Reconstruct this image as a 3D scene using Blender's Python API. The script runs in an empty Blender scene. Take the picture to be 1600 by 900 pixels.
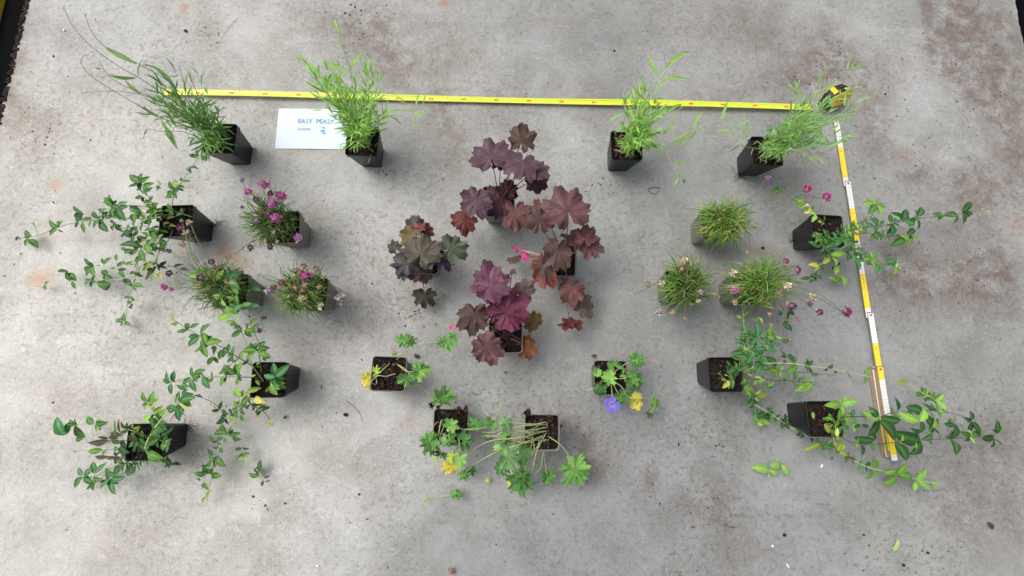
import bpy, math, random
import numpy as np
from mathutils import Vector, Matrix

# ------------------------------------------------------------------ camera, world, light, exposure
scene = bpy.context.scene
C = scene.collection
random.seed(7); rng = np.random.default_rng(7)
F_PX, CAM_H = 675.86, 1.2228
CAM_R = np.array([[0.99944522, -0.02685981, -0.01969289],
                  [0.02326221, 0.98611828, -0.16440685],
                  [0.02383545, 0.16385754, 0.98619601]])
cam_d = bpy.data.cameras.new('camera'); cam = bpy.data.objects.new('camera', cam_d); C.objects.link(cam)
cam_d.sensor_width = 36; cam_d.lens = F_PX / 1600 * 36; cam_d.clip_start = 0.02; cam_d.clip_end = 200
M4 = Matrix([[*CAM_R[0], 0], [*CAM_R[1], 0], [*CAM_R[2], CAM_H], [0, 0, 0, 1]]); cam.matrix_world = M4
scene.camera = cam

SUN_EL, SUN_AZ = math.radians(52), math.radians(300)      # azimuth clockwise from +Y
world = bpy.data.worlds.new('World'); scene.world = world; world.use_nodes = True
wn = world.node_tree; bg = wn.nodes['Background']
sky = wn.nodes.new('ShaderNodeTexSky'); sky.sky_type = 'NISHITA'; sky.sun_disc = False
sky.sun_elevation = SUN_EL; sky.sun_rotation = SUN_AZ; sky.air_density = 1.0; sky.dust_density = 6.0; sky.ozone_density = 1.0
hs_ = wn.nodes.new('ShaderNodeHueSaturation'); hs_.inputs['Saturation'].default_value = .35      # thin even cloud takes most of the blue out
wn.links.new(sky.outputs[0], hs_.inputs['Color']); wn.links.new(hs_.outputs[0], bg.inputs[0]); bg.inputs[1].default_value = 0.15
sd = bpy.data.lights.new('sun', 'SUN'); sd.energy = 0.9; sd.angle = math.radians(46); sd.color = (1, .985, .955)
sun = bpy.data.objects.new('sun', sd); C.objects.link(sun)
sdir = Vector((math.cos(SUN_EL) * math.sin(SUN_AZ), math.cos(SUN_EL) * math.cos(SUN_AZ), math.sin(SUN_EL)))
sun.rotation_euler = sdir.to_track_quat('Z', 'Y').to_euler(); sun.location = sdir * 8
vs = scene.view_settings; vs.view_transform = 'Standard'; vs.look = 'None'; vs.exposure = 0.30; vs.gamma = 1

# ------------------------------------------------------------------ helpers
def W(u, v, z=0.0):
    """place on the floor (or at height z) of the spot seen at photograph coordinate u, v"""
    d = CAM_R @ np.array([(u - 800) / F_PX, (450 - v) / F_PX, -1.0]); t = (CAM_H - z) / -d[2]
    return np.array([0, 0, CAM_H]) + t * d
def sc(r, g, b):
    f = lambda c: c / 12.92 if c <= .04045 else ((c + .055) / 1.055) ** 2.4
    return np.array([f(r / 255), f(g / 255), f(b / 255)])
def nrm(v): return v / (np.linalg.norm(v) + 1e-12)
U = lambda a, b: random.uniform(a, b)

class MB:
    def __init__(s): s.v = []; s.f = []; s.c = []; s.n = 0
    def add(s, verts, faces, cols):
        verts = np.asarray(verts, float); k = len(verts)
        cols = np.asarray(cols, float)
        if cols.ndim == 1: cols = np.tile(cols, (k, 1))
        s.v.append(verts); s.c.append(cols); s.f += [tuple(i + s.n for i in f) for f in faces]; s.n += k
    def build(s, name, mat, parent=None, org=None, smooth=True):
        if s.n == 0: return None
        V = np.concatenate(s.v); c = np.concatenate(s.c)
        if org is not None: V = V - np.asarray(org)
        me = bpy.data.meshes.new(name); me.from_pydata(V.tolist(), [], s.f)
        at = me.color_attributes.new('Col', 'FLOAT_COLOR', 'POINT')
        at.data.foreach_set('color', np.concatenate([np.clip(c, 0, 1), np.ones((len(c), 1))], 1).ravel())
        if smooth: me.polygons.foreach_set('use_smooth', [True] * len(me.polygons))
        me.materials.append(mat); me.update()
        o = bpy.data.objects.new(name, me); C.objects.link(o)
        if parent is not None: o.parent = parent
        return o
    def grid(s, P, cols, close=False):
        n, m = P.shape[:2]; F = []
        for i in range(n - 1):
            for j in range(m if close else m - 1):
                k = (j + 1) % m; F.append((i * m + j, i * m + k, (i + 1) * m + k, (i + 1) * m + j))
        s.add(P.reshape(-1, 3), F, cols.reshape(-1, 3) if np.ndim(cols) == 3 else cols)
    def box(s, c, half, R=None, col=(.5, .5, .5)):
        v = np.array([[x, y, z] for z in (-1, 1) for y in (-1, 1) for x in (-1, 1)], float) * np.asarray(half)
        if R is not None: v = v @ R.T
        s.add(v + np.asarray(c), [(0, 2, 3, 1), (4, 5, 7, 6), (0, 1, 5, 4), (2, 6, 7, 3), (0, 4, 6, 2), (1, 3, 7, 5)], col)

def rz(a): c, s = math.cos(a), math.sin(a); return np.array([[c, -s, 0], [s, c, 0], [0, 0, 1.]])
def empty(name, loc): o = bpy.data.objects.new(name, None); o.empty_display_size = .03; C.objects.link(o); o.location = loc; return o
def tag(o, label=None, cat=None, group=None, kind=None):
    if label: o['label'] = label
    if cat: o['category'] = cat
    if group: o['group'] = group
    if kind: o['kind'] = kind
    return o

def smooth_path(P, n):
    """Catmull-Rom through the points, n samples"""
    P = np.asarray(P, float)
    if len(P) == 2: t = np.linspace(0, 1, n)[:, None]; return P[0] * (1 - t) + P[1] * t
    Q = np.concatenate([[2 * P[0] - P[1]], P, [2 * P[-1] - P[-2]]]); out = []
    for t in np.linspace(0, len(P) - 1 - 1e-9, n):
        i = int(t); u = t - i; a, b, c, d = Q[i:i + 4]
        out.append(.5 * ((2 * b) + (-a + c) * u + (2 * a - 5 * b + 4 * c - d) * u * u + (-a + 3 * b - 3 * c + d) * u ** 3))
    return np.array(out)
def tube(mb, P, r0, r1, col0, col1=None, sides=5):
    P = np.asarray(P, float); n = len(P); col1 = col0 if col1 is None else col1
    T = np.gradient(P, axis=0); T /= np.linalg.norm(T, axis=1)[:, None] + 1e-12
    ref = np.array([0, 0, 1.]) if abs(T[:, 2]).mean() < .8 else np.array([1., 0, 0])
    N = np.cross(T, ref); N /= np.linalg.norm(N, axis=1)[:, None] + 1e-9; B = np.cross(T, N)
    a = np.arange(sides) / sides * 2 * math.pi; r = np.linspace(r0, r1, n)
    G = P[:, None] + r[:, None, None] * (np.cos(a)[None, :, None] * N[:, None] + np.sin(a)[None, :, None] * B[:, None])
    t = np.linspace(0, 1, n)[:, None, None]
    mb.grid(G, np.broadcast_to(np.asarray(col0) * (1 - t) + np.asarray(col1) * t, G.shape), True)

def blade_leaf(mb, B, T, wr, col, rib, fold=.25, arch=.1, tilt=.3, tipp=1.0, nu=8, nv=5, curl=0, back=None):
    """simple leaf: elliptic outline, folded on its midrib and arched"""
    B = np.asarray(B); T = np.asarray(T); d = T - B; L = np.linalg.norm(d)
    if L < 1e-4: return
    d = d / L; up = nrm(np.array([U(-tilt, tilt), U(-tilt, tilt), 1.]))
    s = nrm(np.cross(up, d)); up = np.cross(d, s)
    u = np.linspace(0, 1, nu); v = np.linspace(-1, 1, nv)
    w = L * wr * .5 * (np.sin(math.pi * u ** .88) ** .78 * (1 - .12 * u * tipp)); w[0] = L * .012; w[-1] = L * .004
    bend = U(-.08, .08)
    c = B + (u * L)[:, None] * d + (arch * L * np.sin(math.pi * u) - curl * L * u ** 3)[:, None] * up + (bend * L * np.sin(math.pi * u))[:, None] * s
    hh = fold * np.abs(v)[None, :] * w[:, None]
    wav = .06 * L * np.sin(u * U(6, 11) + U(0, 6))[:, None] * (v ** 2)[None, :] * .25
    P = c[:, None] + (v[None, :] * w[:, None])[..., None] * s + (hh + wav)[..., None] * up
    m = np.exp(-(v / .16) ** 2)[None, :, None] * np.ones((nu, 1, 1))
    side = .5 + .5 * np.cos(u[:, None] * 30 - np.abs(v)[None, :] * 5)
    base = np.asarray(col)[None, None] * (1 + .18 * (side[..., None] - .5) + .12 * (rng.random((nu, nv, 1)) - .5))
    mb.grid(P, base * (1 - .45 * m) + np.asarray(rib)[None, None] * .45 * m)

def palmate(mb, A, T, col, vein, lobes=7, depth=.22, teeth=4, tdep=.08, span=2.8, cup=.1, ruff=.05, puff=.05, tilt=(0, 0), na=150, nr=9, edge=None, base_w=.85, mottle=.12, dpow=2.0, vs_=.42, wf=1.0):
    """rounded lobed leaf with its stalk point at A and its tip at T"""
    A = np.asarray(A, float); T = np.asarray(T, float); d = T - A; R = np.linalg.norm(d); d = d / R
    up = nrm(np.array([tilt[0], tilt[1], 1.])); s = nrm(np.cross(up, d)); up = np.cross(d, s)
    th = np.linspace(-span, span, na); k = th / span * (lobes / 2.0)
    fr = np.abs(k - np.round(k)) if lobes % 2 else np.abs(k - np.floor(k) - .5)
    t = fr * 2
    wob = rng.random(8) * 6.3
    big = 1 - (1 - base_w) * (np.abs(th) / span) ** 2.6
    seed = rng.random(40); lobe_i = (np.round(k) if lobes % 2 else np.floor(k)).astype(int)
    big = big * (.86 + .2 * seed[lobe_i % 40])
    ph = (k * teeth) % 1.0
    out = R * big * (1 - depth * t ** dpow) * (1 - tdep * np.abs(ph * 2 - 1) ** 1.5 * 1.5 + tdep * .5) * (1 + .025 * np.sin(th * 9 + seed[4] * 9))
    out = out * (1 - .12 * rng.random() * np.sin(th + seed[3] * 6) ** 2)
    r = np.linspace(0, 1, nr) ** .85; r[0] = .015
    ang = th
    rr = r[:, None] * out[None]
    x = rr * np.cos(ang)[None]; y = rr * np.sin(ang)[None] * wf
    q = r[:, None]
    h = cup * R * q ** 2 * (1 if cup > 0 else 1) + .2 * puff * R * (t[None] ** .7) * q * (1.1 - q * .6) \
        + ruff * R * q ** 2.5 * (np.sin(ang * U(3, 5) + seed[0] * 6) + .5 * np.sin(ang * U(7, 10) + seed[1] * 6))[None]
    h = h + .5 * puff * R * np.sin(q * 17 + t[None] * 5 + wob[0] + np.sin(ang[None] * 5 + wob[1])) * q * t[None] + .3 * puff * R * np.sin(ang[None] * 13 + q * 9 + wob[2]) * q
    P = A + x[..., None] * d + y[..., None] * s + h[..., None] * up
    vm = np.exp(-(t[None] / (.10 + .10 * (1 - q))) ** 2) * (1 - .35 * q)
    sv = np.clip(np.cos(q * 24 - t[None] * 7) - .55, 0, 1) * 1.1 * (t[None] > .08) * .6
    vm = np.clip(vm + sv, 0, 1)[..., None]
    n1 = 1 + mottle * (np.sin(x * 3.1 / R * 3 + seed[5] * 9) * np.sin(y * 2.7 / R * 3 + seed[6] * 9))[..., None] + mottle * .8 * (rng.random(x.shape + (1,)) - .5)
    base = np.asarray(col)[None, None] * n1
    if edge is not None: e = np.clip((q - .55) / .45, 0, 1)[..., None] * np.ones_like(n1); base = base * (1 - .7 * e) + np.asarray(edge) * .7 * e
    mb.grid(P, base * (1 - vs_ * vm) + np.asarray(vein) * vs_ * vm)

# ------------------------------------------------------------------ materials
def mat_new(name):
    m = bpy.data.materials.new(name); m.use_nodes = True; return m, m.node_tree.nodes, m.node_tree.links
def plain(name, col, rough=.5, bump=0, scale=200, var=.15, spec=.5):
    m, N, L = mat_new(name); b = N['Principled BSDF']; b.inputs['Roughness'].default_value = rough
    b.inputs['Specular IOR Level'].default_value = spec
    tc = N.new('ShaderNodeTexCoord'); nz = N.new('ShaderNodeTexNoise'); nz.inputs['Scale'].default_value = scale; nz.inputs['Detail'].default_value = 4
    L.new(tc.outputs['Object'], nz.inputs['Vector'])
    mx = N.new('ShaderNodeMix'); mx.data_type = 'RGBA'; mx.inputs[6].default_value = (*(np.array(col) * (1 - var)), 1); mx.inputs[7].default_value = (*np.clip(np.array(col) * (1 + var), 0, 1), 1)
    L.new(nz.outputs[0], mx.inputs[0]); L.new(mx.outputs[2], b.inputs['Base Color'])
    if bump:
        bp = N.new('ShaderNodeBump'); bp.inputs['Strength'].default_value = bump; bp.inputs['Distance'].default_value = .002
        L.new(nz.outputs[0], bp.inputs['Height']); L.new(bp.outputs[0], b.inputs['Normal'])
    return m
def leafmat(name, rough=.45, trans=.25, spec=.4, scale=250, bump=.15):
    m, N, L = mat_new(name); b = N['Principled BSDF']; out = N['Material Output']
    at = N.new('ShaderNodeAttribute'); at.attribute_name = 'Col'
    tc = N.new('ShaderNodeTexCoord'); nz = N.new('ShaderNodeTexNoise'); nz.inputs['Scale'].default_value = scale; nz.inputs['Detail'].default_value = 3
    L.new(tc.outputs['Object'], nz.inputs['Vector'])
    mr = N.new('ShaderNodeMapRange'); mr.inputs[1].default_value = .3; mr.inputs[2].default_value = .7; mr.inputs[3].default_value = .82; mr.inputs[4].default_value = 1.16
    L.new(nz.outputs[0], mr.inputs[0])
    vm = N.new('ShaderNodeVectorMath'); vm.operation = 'SCALE'; L.new(at.outputs['Color'], vm.inputs[0]); L.new(mr.outputs[0], vm.inputs['Scale'])
    L.new(vm.outputs[0], b.inputs['Base Color']); b.inputs['Roughness'].default_value = rough; b.inputs['Specular IOR Level'].default_value = spec
    bp = N.new('ShaderNodeBump'); bp.inputs['Strength'].default_value = bump; bp.inputs['Distance'].default_value = .001
    L.new(nz.outputs[0], bp.inputs['Height']); L.new(bp.outputs[0], b.inputs['Normal'])
    if trans:
        tr = N.new('ShaderNodeBsdfTranslucent'); L.new(vm.outputs[0], tr.inputs[0]); mx = N.new('ShaderNodeMixShader'); mx.inputs[0].default_value = trans
        L.new(b.outputs[0], mx.inputs[1]); L.new(tr.outputs[0], mx.inputs[2]); L.new(mx.outputs[0], out.inputs[0])
    return m
M_GLOSS = leafmat('glossy_leaf', .48, .22, .2)
M_SOFT = leafmat('soft_leaf', .6, .3, .3)
M_PURPLE = leafmat('matte_leaf', .52, .05, .22, 120, .9)
M_PETAL = leafmat('petal', .7, .3, .2)
M_STEM = leafmat('stem', .55, .05, .3)
M_MULCH = leafmat('bark', .85, 0, .2, 600, .5)
M_POT = plain('black_plastic', sc(31, 32, 34), .42, .3, 70, .45, .4)
M_TAUPE = plain('taupe_plastic', sc(126, 121, 114), .5, .25, 700, .12, .35)
M_INK = leafmat('ink', .5, 0, .3, 100, 0)

def concrete():
    m, N, L = mat_new('concrete'); b = N['Principled BSDF']
    def noise(scale, detail=6, rough=.6, vec=None, dist=0):
        n = N.new('ShaderNodeTexNoise'); n.inputs['Scale'].default_value = scale; n.inputs['Detail'].default_value = detail
        n.inputs['Roughness'].default_value = rough; n.inputs['Distortion'].default_value = dist; L.new(vec or tc.outputs['Object'], n.inputs['Vector']); return n.outputs[0]
    def mr(v, a, b_, c=0., d=1.):
        n = N.new('ShaderNodeMapRange'); n.inputs[1].default_value = a; n.inputs[2].default_value = b_; n.inputs[3].default_value = c; n.inputs[4].default_value = d; L.new(v, n.inputs[0]); return n.outputs[0]
    def mul(a, c, op='MULTIPLY'):
        n = N.new('ShaderNodeMath'); n.operation = op
        for i, q in enumerate((a, c)):
            if isinstance(q, (int, float)): n.inputs[i].default_value = q
            else: L.new(q, n.inputs[i])
        return n.outputs[0]
    def mix(f, a, c):
        n = N.new('ShaderNodeMix'); n.data_type = 'RGBA'
        L.new(f, n.inputs[0]) if not isinstance(f, float) else setattr(n.inputs[0], 'default_value', f)
        for i, q in ((6, a), (7, c)):
            if isinstance(q, (tuple, list, np.ndarray)): n.inputs[i].default_value = (*q, 1)
            else: L.new(q, n.inputs[i])
        return n.outputs[2]
    tc = N.new('ShaderNodeTexCoord'); at = N.new('ShaderNodeAttribute'); at.attribute_name = 'Col'
    sp = N.new('ShaderNodeSeparateColor'); L.new(at.outputs['Color'], sp.inputs[0]); grime, rust, light_tone = sp.outputs
    soft = noise(4.2, 5, .6, dist=.4); big = noise(1.7, 4, .55); mid = noise(9, 8, .65, dist=.3); fine = noise(70, 6, .7); vfine = noise(420, 3, .6)
    col = mix(mr(big, .35, .65), sc(158, 158, 154), sc(170, 172, 171))
    col = mix(mr(mid, .46, .66, 0, .32), col, sc(130, 129, 124))
    col = mix(mr(mid, .52, .32, 0, .3), col, sc(196, 195, 191)); pm_ = mr(noise(2.3, 4, .6), .40, .62, .25, 1.); col = mix(mul(mr(noise(33, 10, .9, dist=.8), .53, .62, 0, .55), pm_), col, sc(116, 112, 104)); col = mix(mr(noise(28, 10, .9, dist=.8), .54, .62, 0, .5), col, sc(208, 208, 204))
    col = mix(mul(mr(fine, .52, .60, 0, .72), pm_), col, sc(120, 116, 108)); col = mix(mr(noise(150, 4, .9), .55, .63, 0, .65), col, sc(206, 204, 200))
    col = mix(mr(vfine, .52, .66, 0, .5), col, sc(122, 118, 114))
    rn = N.new('ShaderNodeTexNoise'); rn.noise_type = 'RIDGED_MULTIFRACTAL'; rn.inputs['Scale'].default_value = 16; rn.inputs['Detail'].default_value = 6; rn.inputs['Roughness'].default_value = .6; L.new(tc.outputs['Object'], rn.inputs['Vector'])
    scr = mul(mr(rn.outputs[0], .62, .95), mr(noise(3.5, 3), .45, .62)); col = mix(mul(scr, .4), col, sc(112, 106, 98))
    sb_ = mul(mr(noise(48, 5, .8, dist=1.2), .60, .64), mr(noise(2.6, 5), .5, .62)); col = mix(mul(sb_, .55), col, sc(104, 96, 88))
    col = mix(mr(soft, .50, .68, 0, .30), col, sc(128, 124, 118)); col = mix(mr(soft, .48, .32, 0, .30), col, sc(192, 193, 192))
    # brown grime where it collects, broken up by noise
    g1 = mul(grime, mr(noise(17, 10, .85, dist=.35), .40, .56)); col = mix(mul(g1, .85), col, sc(120, 104, 94))
    g2 = mul(mr(noise(55, 8, .8, dist=.4), .54, .66), mr(grime, .0, .6, .22, 1.)); col = mix(mul(g2, .75), col, sc(92, 82, 76))
    col = mix(mul(mul(rust, mr(noise(60, 5, .6), .25, .6, .5, 1)), .9), col, sc(164, 122, 94))
    # pits
    vo = N.new('ShaderNodeTexVoronoi'); vo.inputs['Scale'].default_value = 38; vo.inputs['Randomness'].default_value = 1; L.new(tc.outputs['Object'], vo.inputs['Vector'])
    pit = mul(mr(vo.outputs['Distance'], .07, .03), mr(noise(6, 2), .52, .6)); col = mix(mul(pit, .7), col, sc(84, 76, 70))
    vo2 = N.new('ShaderNodeTexVoronoi'); vo2.inputs['Scale'].default_value = 26; L.new(tc.outputs['Object'], vo2.inputs['Vector'])
    lp = mul(mr(vo2.outputs['Distance'], .09, .04), mr(noise(5, 2), .55, .62)); col = mix(mul(lp, .5), col, sc(214, 210, 204))
    lum = mul(mul(mul(mul(light_tone, 100.), 130., 'ADD'), 1 / 187), 2.2, 'POWER'); tint = mix(mr(light_tone, .25, .8), (.985, 1.0, 1.015), (1.025, 1.0, .96))  # painted floor daylight scales and tints the base colour
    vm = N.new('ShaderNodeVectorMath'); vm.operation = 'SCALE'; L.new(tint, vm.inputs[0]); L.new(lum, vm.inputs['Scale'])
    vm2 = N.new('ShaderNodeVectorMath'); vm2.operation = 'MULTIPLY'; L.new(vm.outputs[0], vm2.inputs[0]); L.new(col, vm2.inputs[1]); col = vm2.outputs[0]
    L.new(col, b.inputs['Base Color']); b.inputs['Roughness'].default_value = .82; b.inputs['Specular IOR Level'].default_value = .3
    bp = N.new('ShaderNodeBump'); bp.inputs['Strength'].default_value = .35; bp.inputs['Distance'].default_value = .0015
    hs = mul(mul(fine, .6), mul(vfine, .35), 'ADD'); hs = mul(hs, pit, 'SUBTRACT'); L.new(hs, bp.inputs['Height']); L.new(bp.outputs[0], b.inputs['Normal'])
    return m
M_CONC = concrete()

# ------------------------------------------------------------------ the floor
SX0, SX1 = -1.512, 1.679
def floor():
    xs = np.concatenate([[SX0], np.arange(SX0 + .006, SX1 - .004, .012), [SX1]])
    ys = np.concatenate([[-4, -2, -1.2], np.arange(-.85, 1.5, .012), [2, 3, 5]])
    X, Y = np.meshgrid(xs, ys, indexing='ij')
    Xn = X.copy()
    jag = np.cumsum(rng.normal(0, .0022, len(ys))); jag -= np.convolve(jag, np.ones(31) / 31, 'same'); jag = np.clip(jag, -.008, .008)
    Xn[0] += jag; Xn[-1] += jag[::-1]
    g = np.zeros_like(X); r = np.zeros_like(X); v = np.full_like(X, .5)
    def blob(arr, u, w, rx, ry, a, ang=0):
        c = W(u, w); k = 1 / 560
        dx = (X - c[0]); dy = (Y - c[1]); ca, sa = math.cos(ang), math.sin(ang)
        q = ((dx * ca + dy * sa) / (rx * k)) ** 2 + ((-dx * sa + dy * ca) / (ry * k)) ** 2
        arr += a * np.exp(-q)
    for b in [(1450, 20, 14, 40, 1.1), (1465, 70, 22, 40, 1.), (1500, 20, 30, 60, 1.3), (1500, 90, 50, 50, .8), (1560, 60, 50, 90, .8), (1540, 120, 60, 60, .8), (1570, 180, 50, 60, .6), (1590, 250, 40, 70, .6), (1400, 110, 40, 60, .25), (1290, 70, 35, 70, .55), (1240, 130, 90, 25, .5),
              (1360, 150, 40, 60, .45), (1360, 230, 30, 40, .3), (1160, 20, 60, 50, .4), (1110, 150, 60, 22, .55), (1240, 120, 60, 60, .5), (560, 45, 60, 40, .75), (600, 60, 30, 50, .4), (500, 30, 60, 30, .3), (640, 110, 60, 45, .5), (610, 95, 30, 30, .4),
              (690, 170, 40, 50, .65), (705, 240, 30, 60, .5), (690, 60, 40, 50, .3), (790, 190, 50, 35, .4), (690, 260, 40, 40, .3), (930, 190, 30, 60, .3), (880, 130, 60, 30, .3), (920, 710, 36, 50, .95), (900, 650, 20, 30, .35),
              (1018, 750, 9, 16, 1.4), (1018, 728, 5, 8, .8), (1075, 785, 30, 22, .6), (1125, 800, 20, 26, .7), (1130, 750, 30, 30, .35), (1130, 690, 30, 20, .3), (1450, 440, 80, 40, .7), (1400, 420, 40, 60, .6), (1520, 300, 30, 40, .8), (1370, 200, 30, 50, .7), (1430, 270, 40, 40, .6), (1340, 110, 40, 50, .6), (1560, 420, 30, 60, .6), (1290, 90, 50, 40, .5), (1200, 60, 50, 30, .4),
              (1540, 440, 50, 50, .4), (1560, 700, 60, 40, .45), (1500, 790, 60, 50, .3), (1585, 820, 30, 40, .4), (1530, 290, 40, 25, .5), (1160, 860, 60, 40, .35), (330, 50, 25, 30, .5), (300, 30, 40, 30, .3),
              (150, 140, 40, 30, .4), (60, 180, 50, 60, .5), (110, 60, 40, 40, .4), (80, 220, 60, 40, .2), (30, 60, 26, 90, .7), (10, 150, 20, 90, .7), (120, 610, 60, 30, .28), (60, 640, 40, 40, .25), (210, 830, 40, 40, .3), (40, 830, 50, 30, .3),
              (560, 720, 50, 40, .3), (600, 500, 40, 40, .25), (640, 480, 30, 20, .45), (560, 440, 40, 70, .25), (700, 840, 60, 40, .2), (1180, 490, 50, 30, .2), (250, 520, 50, 30, .15), (480, 560, 40, 40, .2), (1030, 330, 60, 30, .2)]:
        blob(g, *b[:4], b[4] * (1.35 if b[0] > 1380 else 1), *b[5:])
    for b in [(1100, 40, 200, 60, .25), (700, 80, 160, 100, .22), (1500, 350, 80, 160, .3), (400, 100, 120, 60, .12), (1250, 250, 60, 120, .18), (1550, 780, 80, 80, .25), (960, 160, 200, 30, .2)]:
        blob(g, *b)
    for b in [(287, 13, 7, 9, .9), (693, 5, 9, 9, 1.), (87, 290, 11, 10, .75), (70, 435, 16, 20, .6), (52, 437, 12, 8, .6), (75, 350, 14, 8, .45), (78, 375, 18, 8, .4), (150, 175, 18, 12, .3), (130, 260, 10, 8, .2), (732, 95, 8, 6, .5),
              (350, 395, 16, 14, .75), (375, 410, 18, 12, .55), (500, 330, 16, 12, .3), (1190, 390, 25, 10, .45), (1130, 395, 30, 12, .35), (245, 558, 5, 5, .3), (160, 850, 12, 10, .2), (600, 415, 8, 8, .3), (460, 240, 14, 8, .35),
              (640, 660, 12, 10, .4), (270, 555, 6, 5, .3), (1410, 240, 18, 12, .35), (1590, 350, 18, 20, .4), (860, 40, 30, 15, .15), (430, 783, 6, 5, .4)]:
        blob(r, *b)
    # concrete tone with uneven daylight painted in: brighter left, dimmer right, shadow bottom centre
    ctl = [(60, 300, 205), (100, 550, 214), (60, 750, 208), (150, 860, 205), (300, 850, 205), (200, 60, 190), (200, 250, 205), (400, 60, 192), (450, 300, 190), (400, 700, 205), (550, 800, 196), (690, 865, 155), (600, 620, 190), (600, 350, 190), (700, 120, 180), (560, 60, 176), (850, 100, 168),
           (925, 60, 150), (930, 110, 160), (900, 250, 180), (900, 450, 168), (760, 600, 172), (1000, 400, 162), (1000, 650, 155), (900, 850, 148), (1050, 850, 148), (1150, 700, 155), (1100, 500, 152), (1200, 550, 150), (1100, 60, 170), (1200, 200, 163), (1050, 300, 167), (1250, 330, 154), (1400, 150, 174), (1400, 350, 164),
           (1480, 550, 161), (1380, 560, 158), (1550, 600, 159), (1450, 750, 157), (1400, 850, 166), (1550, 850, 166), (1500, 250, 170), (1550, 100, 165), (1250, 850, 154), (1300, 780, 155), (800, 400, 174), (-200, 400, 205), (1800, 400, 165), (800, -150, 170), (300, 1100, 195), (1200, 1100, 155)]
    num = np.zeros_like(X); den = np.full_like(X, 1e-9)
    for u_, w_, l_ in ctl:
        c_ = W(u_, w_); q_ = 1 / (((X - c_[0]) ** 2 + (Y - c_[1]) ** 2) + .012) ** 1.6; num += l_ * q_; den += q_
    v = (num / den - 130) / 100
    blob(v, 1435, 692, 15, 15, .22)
    Z = np.zeros_like(X); mb = MB()
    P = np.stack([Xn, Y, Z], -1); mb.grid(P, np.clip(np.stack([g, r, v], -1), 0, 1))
    # slab side faces at both edges
    for i in (0, -1):
        top = P[i]; bot = top - np.array([0, 0, .05]); q = np.stack([top, bot]); mb.grid(q, np.clip(np.stack([g[i] + .9, r[i], v[i] * 0 + .2], -1), 0, 1)[None].repeat(2, 0))
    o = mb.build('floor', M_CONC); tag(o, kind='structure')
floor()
gm = MB(); gm.box((0, 0, -.075), (30, 30, .02), None, (.1, .1, .1))
tag(gm.build('ground', plain('dark_soil', sc(46, 38, 34), .95, .8, 60, .5, .1), smooth=False), kind='structure')

# ------------------------------------------------------------------ pots
def rsq(half, z, rad, n=5):
    pts = []
    for cx, cy, a0 in ((1, 1, 0), (-1, 1, 90), (-1, -1, 180), (1, -1, 270)):
        for k in range(n):
            a = math.radians(a0 + 90 * k / (n - 1)); pts.append(((half - rad) * cx + rad * math.cos(a), (half - rad) * cy + rad * math.sin(a), z))
    return np.array(pts)
class Ctx: pass

def potted(label, group, c, yaw, taupe=False, mulch=90, roots=None, cat='potted plant', dark_soil=False):
    k = Ctx(); k.org = np.array([c[0], c[1], 0.]); k.root = empty('potted_plant', k.org); tag(k.root, label, cat, group)
    R = rz(yaw); wall = MB()
    L = [(.027, .0015, .006), (.0296, 0, .006), (.0305, .004, .006), (.0418, .088, .008), (.0430, .0885, .008), (.0436, .0995, .008), (.0441, .1, .008), (.0430, .1005, .008), (.0422, .0995, .008), (.0412, .084, .008)]
    G = np.array([rsq(h, z, r) for h, z, r in L]) @ R.T + k.org
    wall.grid(G, sc(90, 90, 90), True)
    pot = wall.build('pot', M_TAUPE if taupe else M_POT, k.root, k.org)
    s = MB(); n = 22; a = np.linspace(-.0418, .0418, n); X, Y = np.meshgrid(a, a, indexing='ij')
    Z = .0865 + .0035 * rng.random(X.shape) + .003 * np.sin(X * 90 + U(0, 6)) * np.sin(Y * 80 + U(0, 6))
    col = (sc(26, 19, 17) if dark_soil else sc(34, 25, 21)) * (.6 + .9 * rng.random(X.shape + (1,)))
    s.grid(np.stack([X, Y, Z], -1) @ R.T + k.org, col); so = s.build('soil', M_MULCH, pot, k.org, smooth=False)
    b = MB()
    for _ in range(mulch):
        p = np.array([U(-.037, .037), U(-.037, .037), .0895 + U(0, .004)]) @ R.T + k.org
        A = Matrix.Rotation(U(0, 6.3), 3, 'Z') @ Matrix.Rotation(U(-.6, .6), 3, 'X'); w = U(.001, .005)
        b.box(p, (w, U(.0008, .003), U(.0005, .0012)), np.array(A), random.choice([sc(44, 33, 29), sc(34, 27, 25), sc(58, 44, 38), sc(24, 20, 19), sc(28, 22, 21), sc(84, 68, 58)]) * U(.6, 1.1))
    b.build('bark_mulch', M_MULCH, so, k.org, smooth=False)
    if roots:
        rb = MB()
        for _ in range(12):
            q = W(*roots, 0); th = U(0, 6.3); P = [q + np.array([U(-.01, .01), U(-.012, .012), .003])]
            for j in range(5): th += U(-1.1, 1.1); P.append(P[-1] + np.array([math.cos(th) * .0065, math.sin(th) * .0065, U(-.001, .004)])); P[-1][2] = max(.001, P[-1][2])
            tube(rb, smooth_path(P, 14), .0006, .0003, sc(52, 42, 38), sides=4)
        rb.build('root', M_STEM, pot, k.org)
    k.pot, k.soil, k.c, k.R = pot, so, k.org, R; return k
def soilpt(k, s=.03, z=.088): return k.org + np.array([U(-s, s), U(-s, s), z]) @ k.R.T

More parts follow.
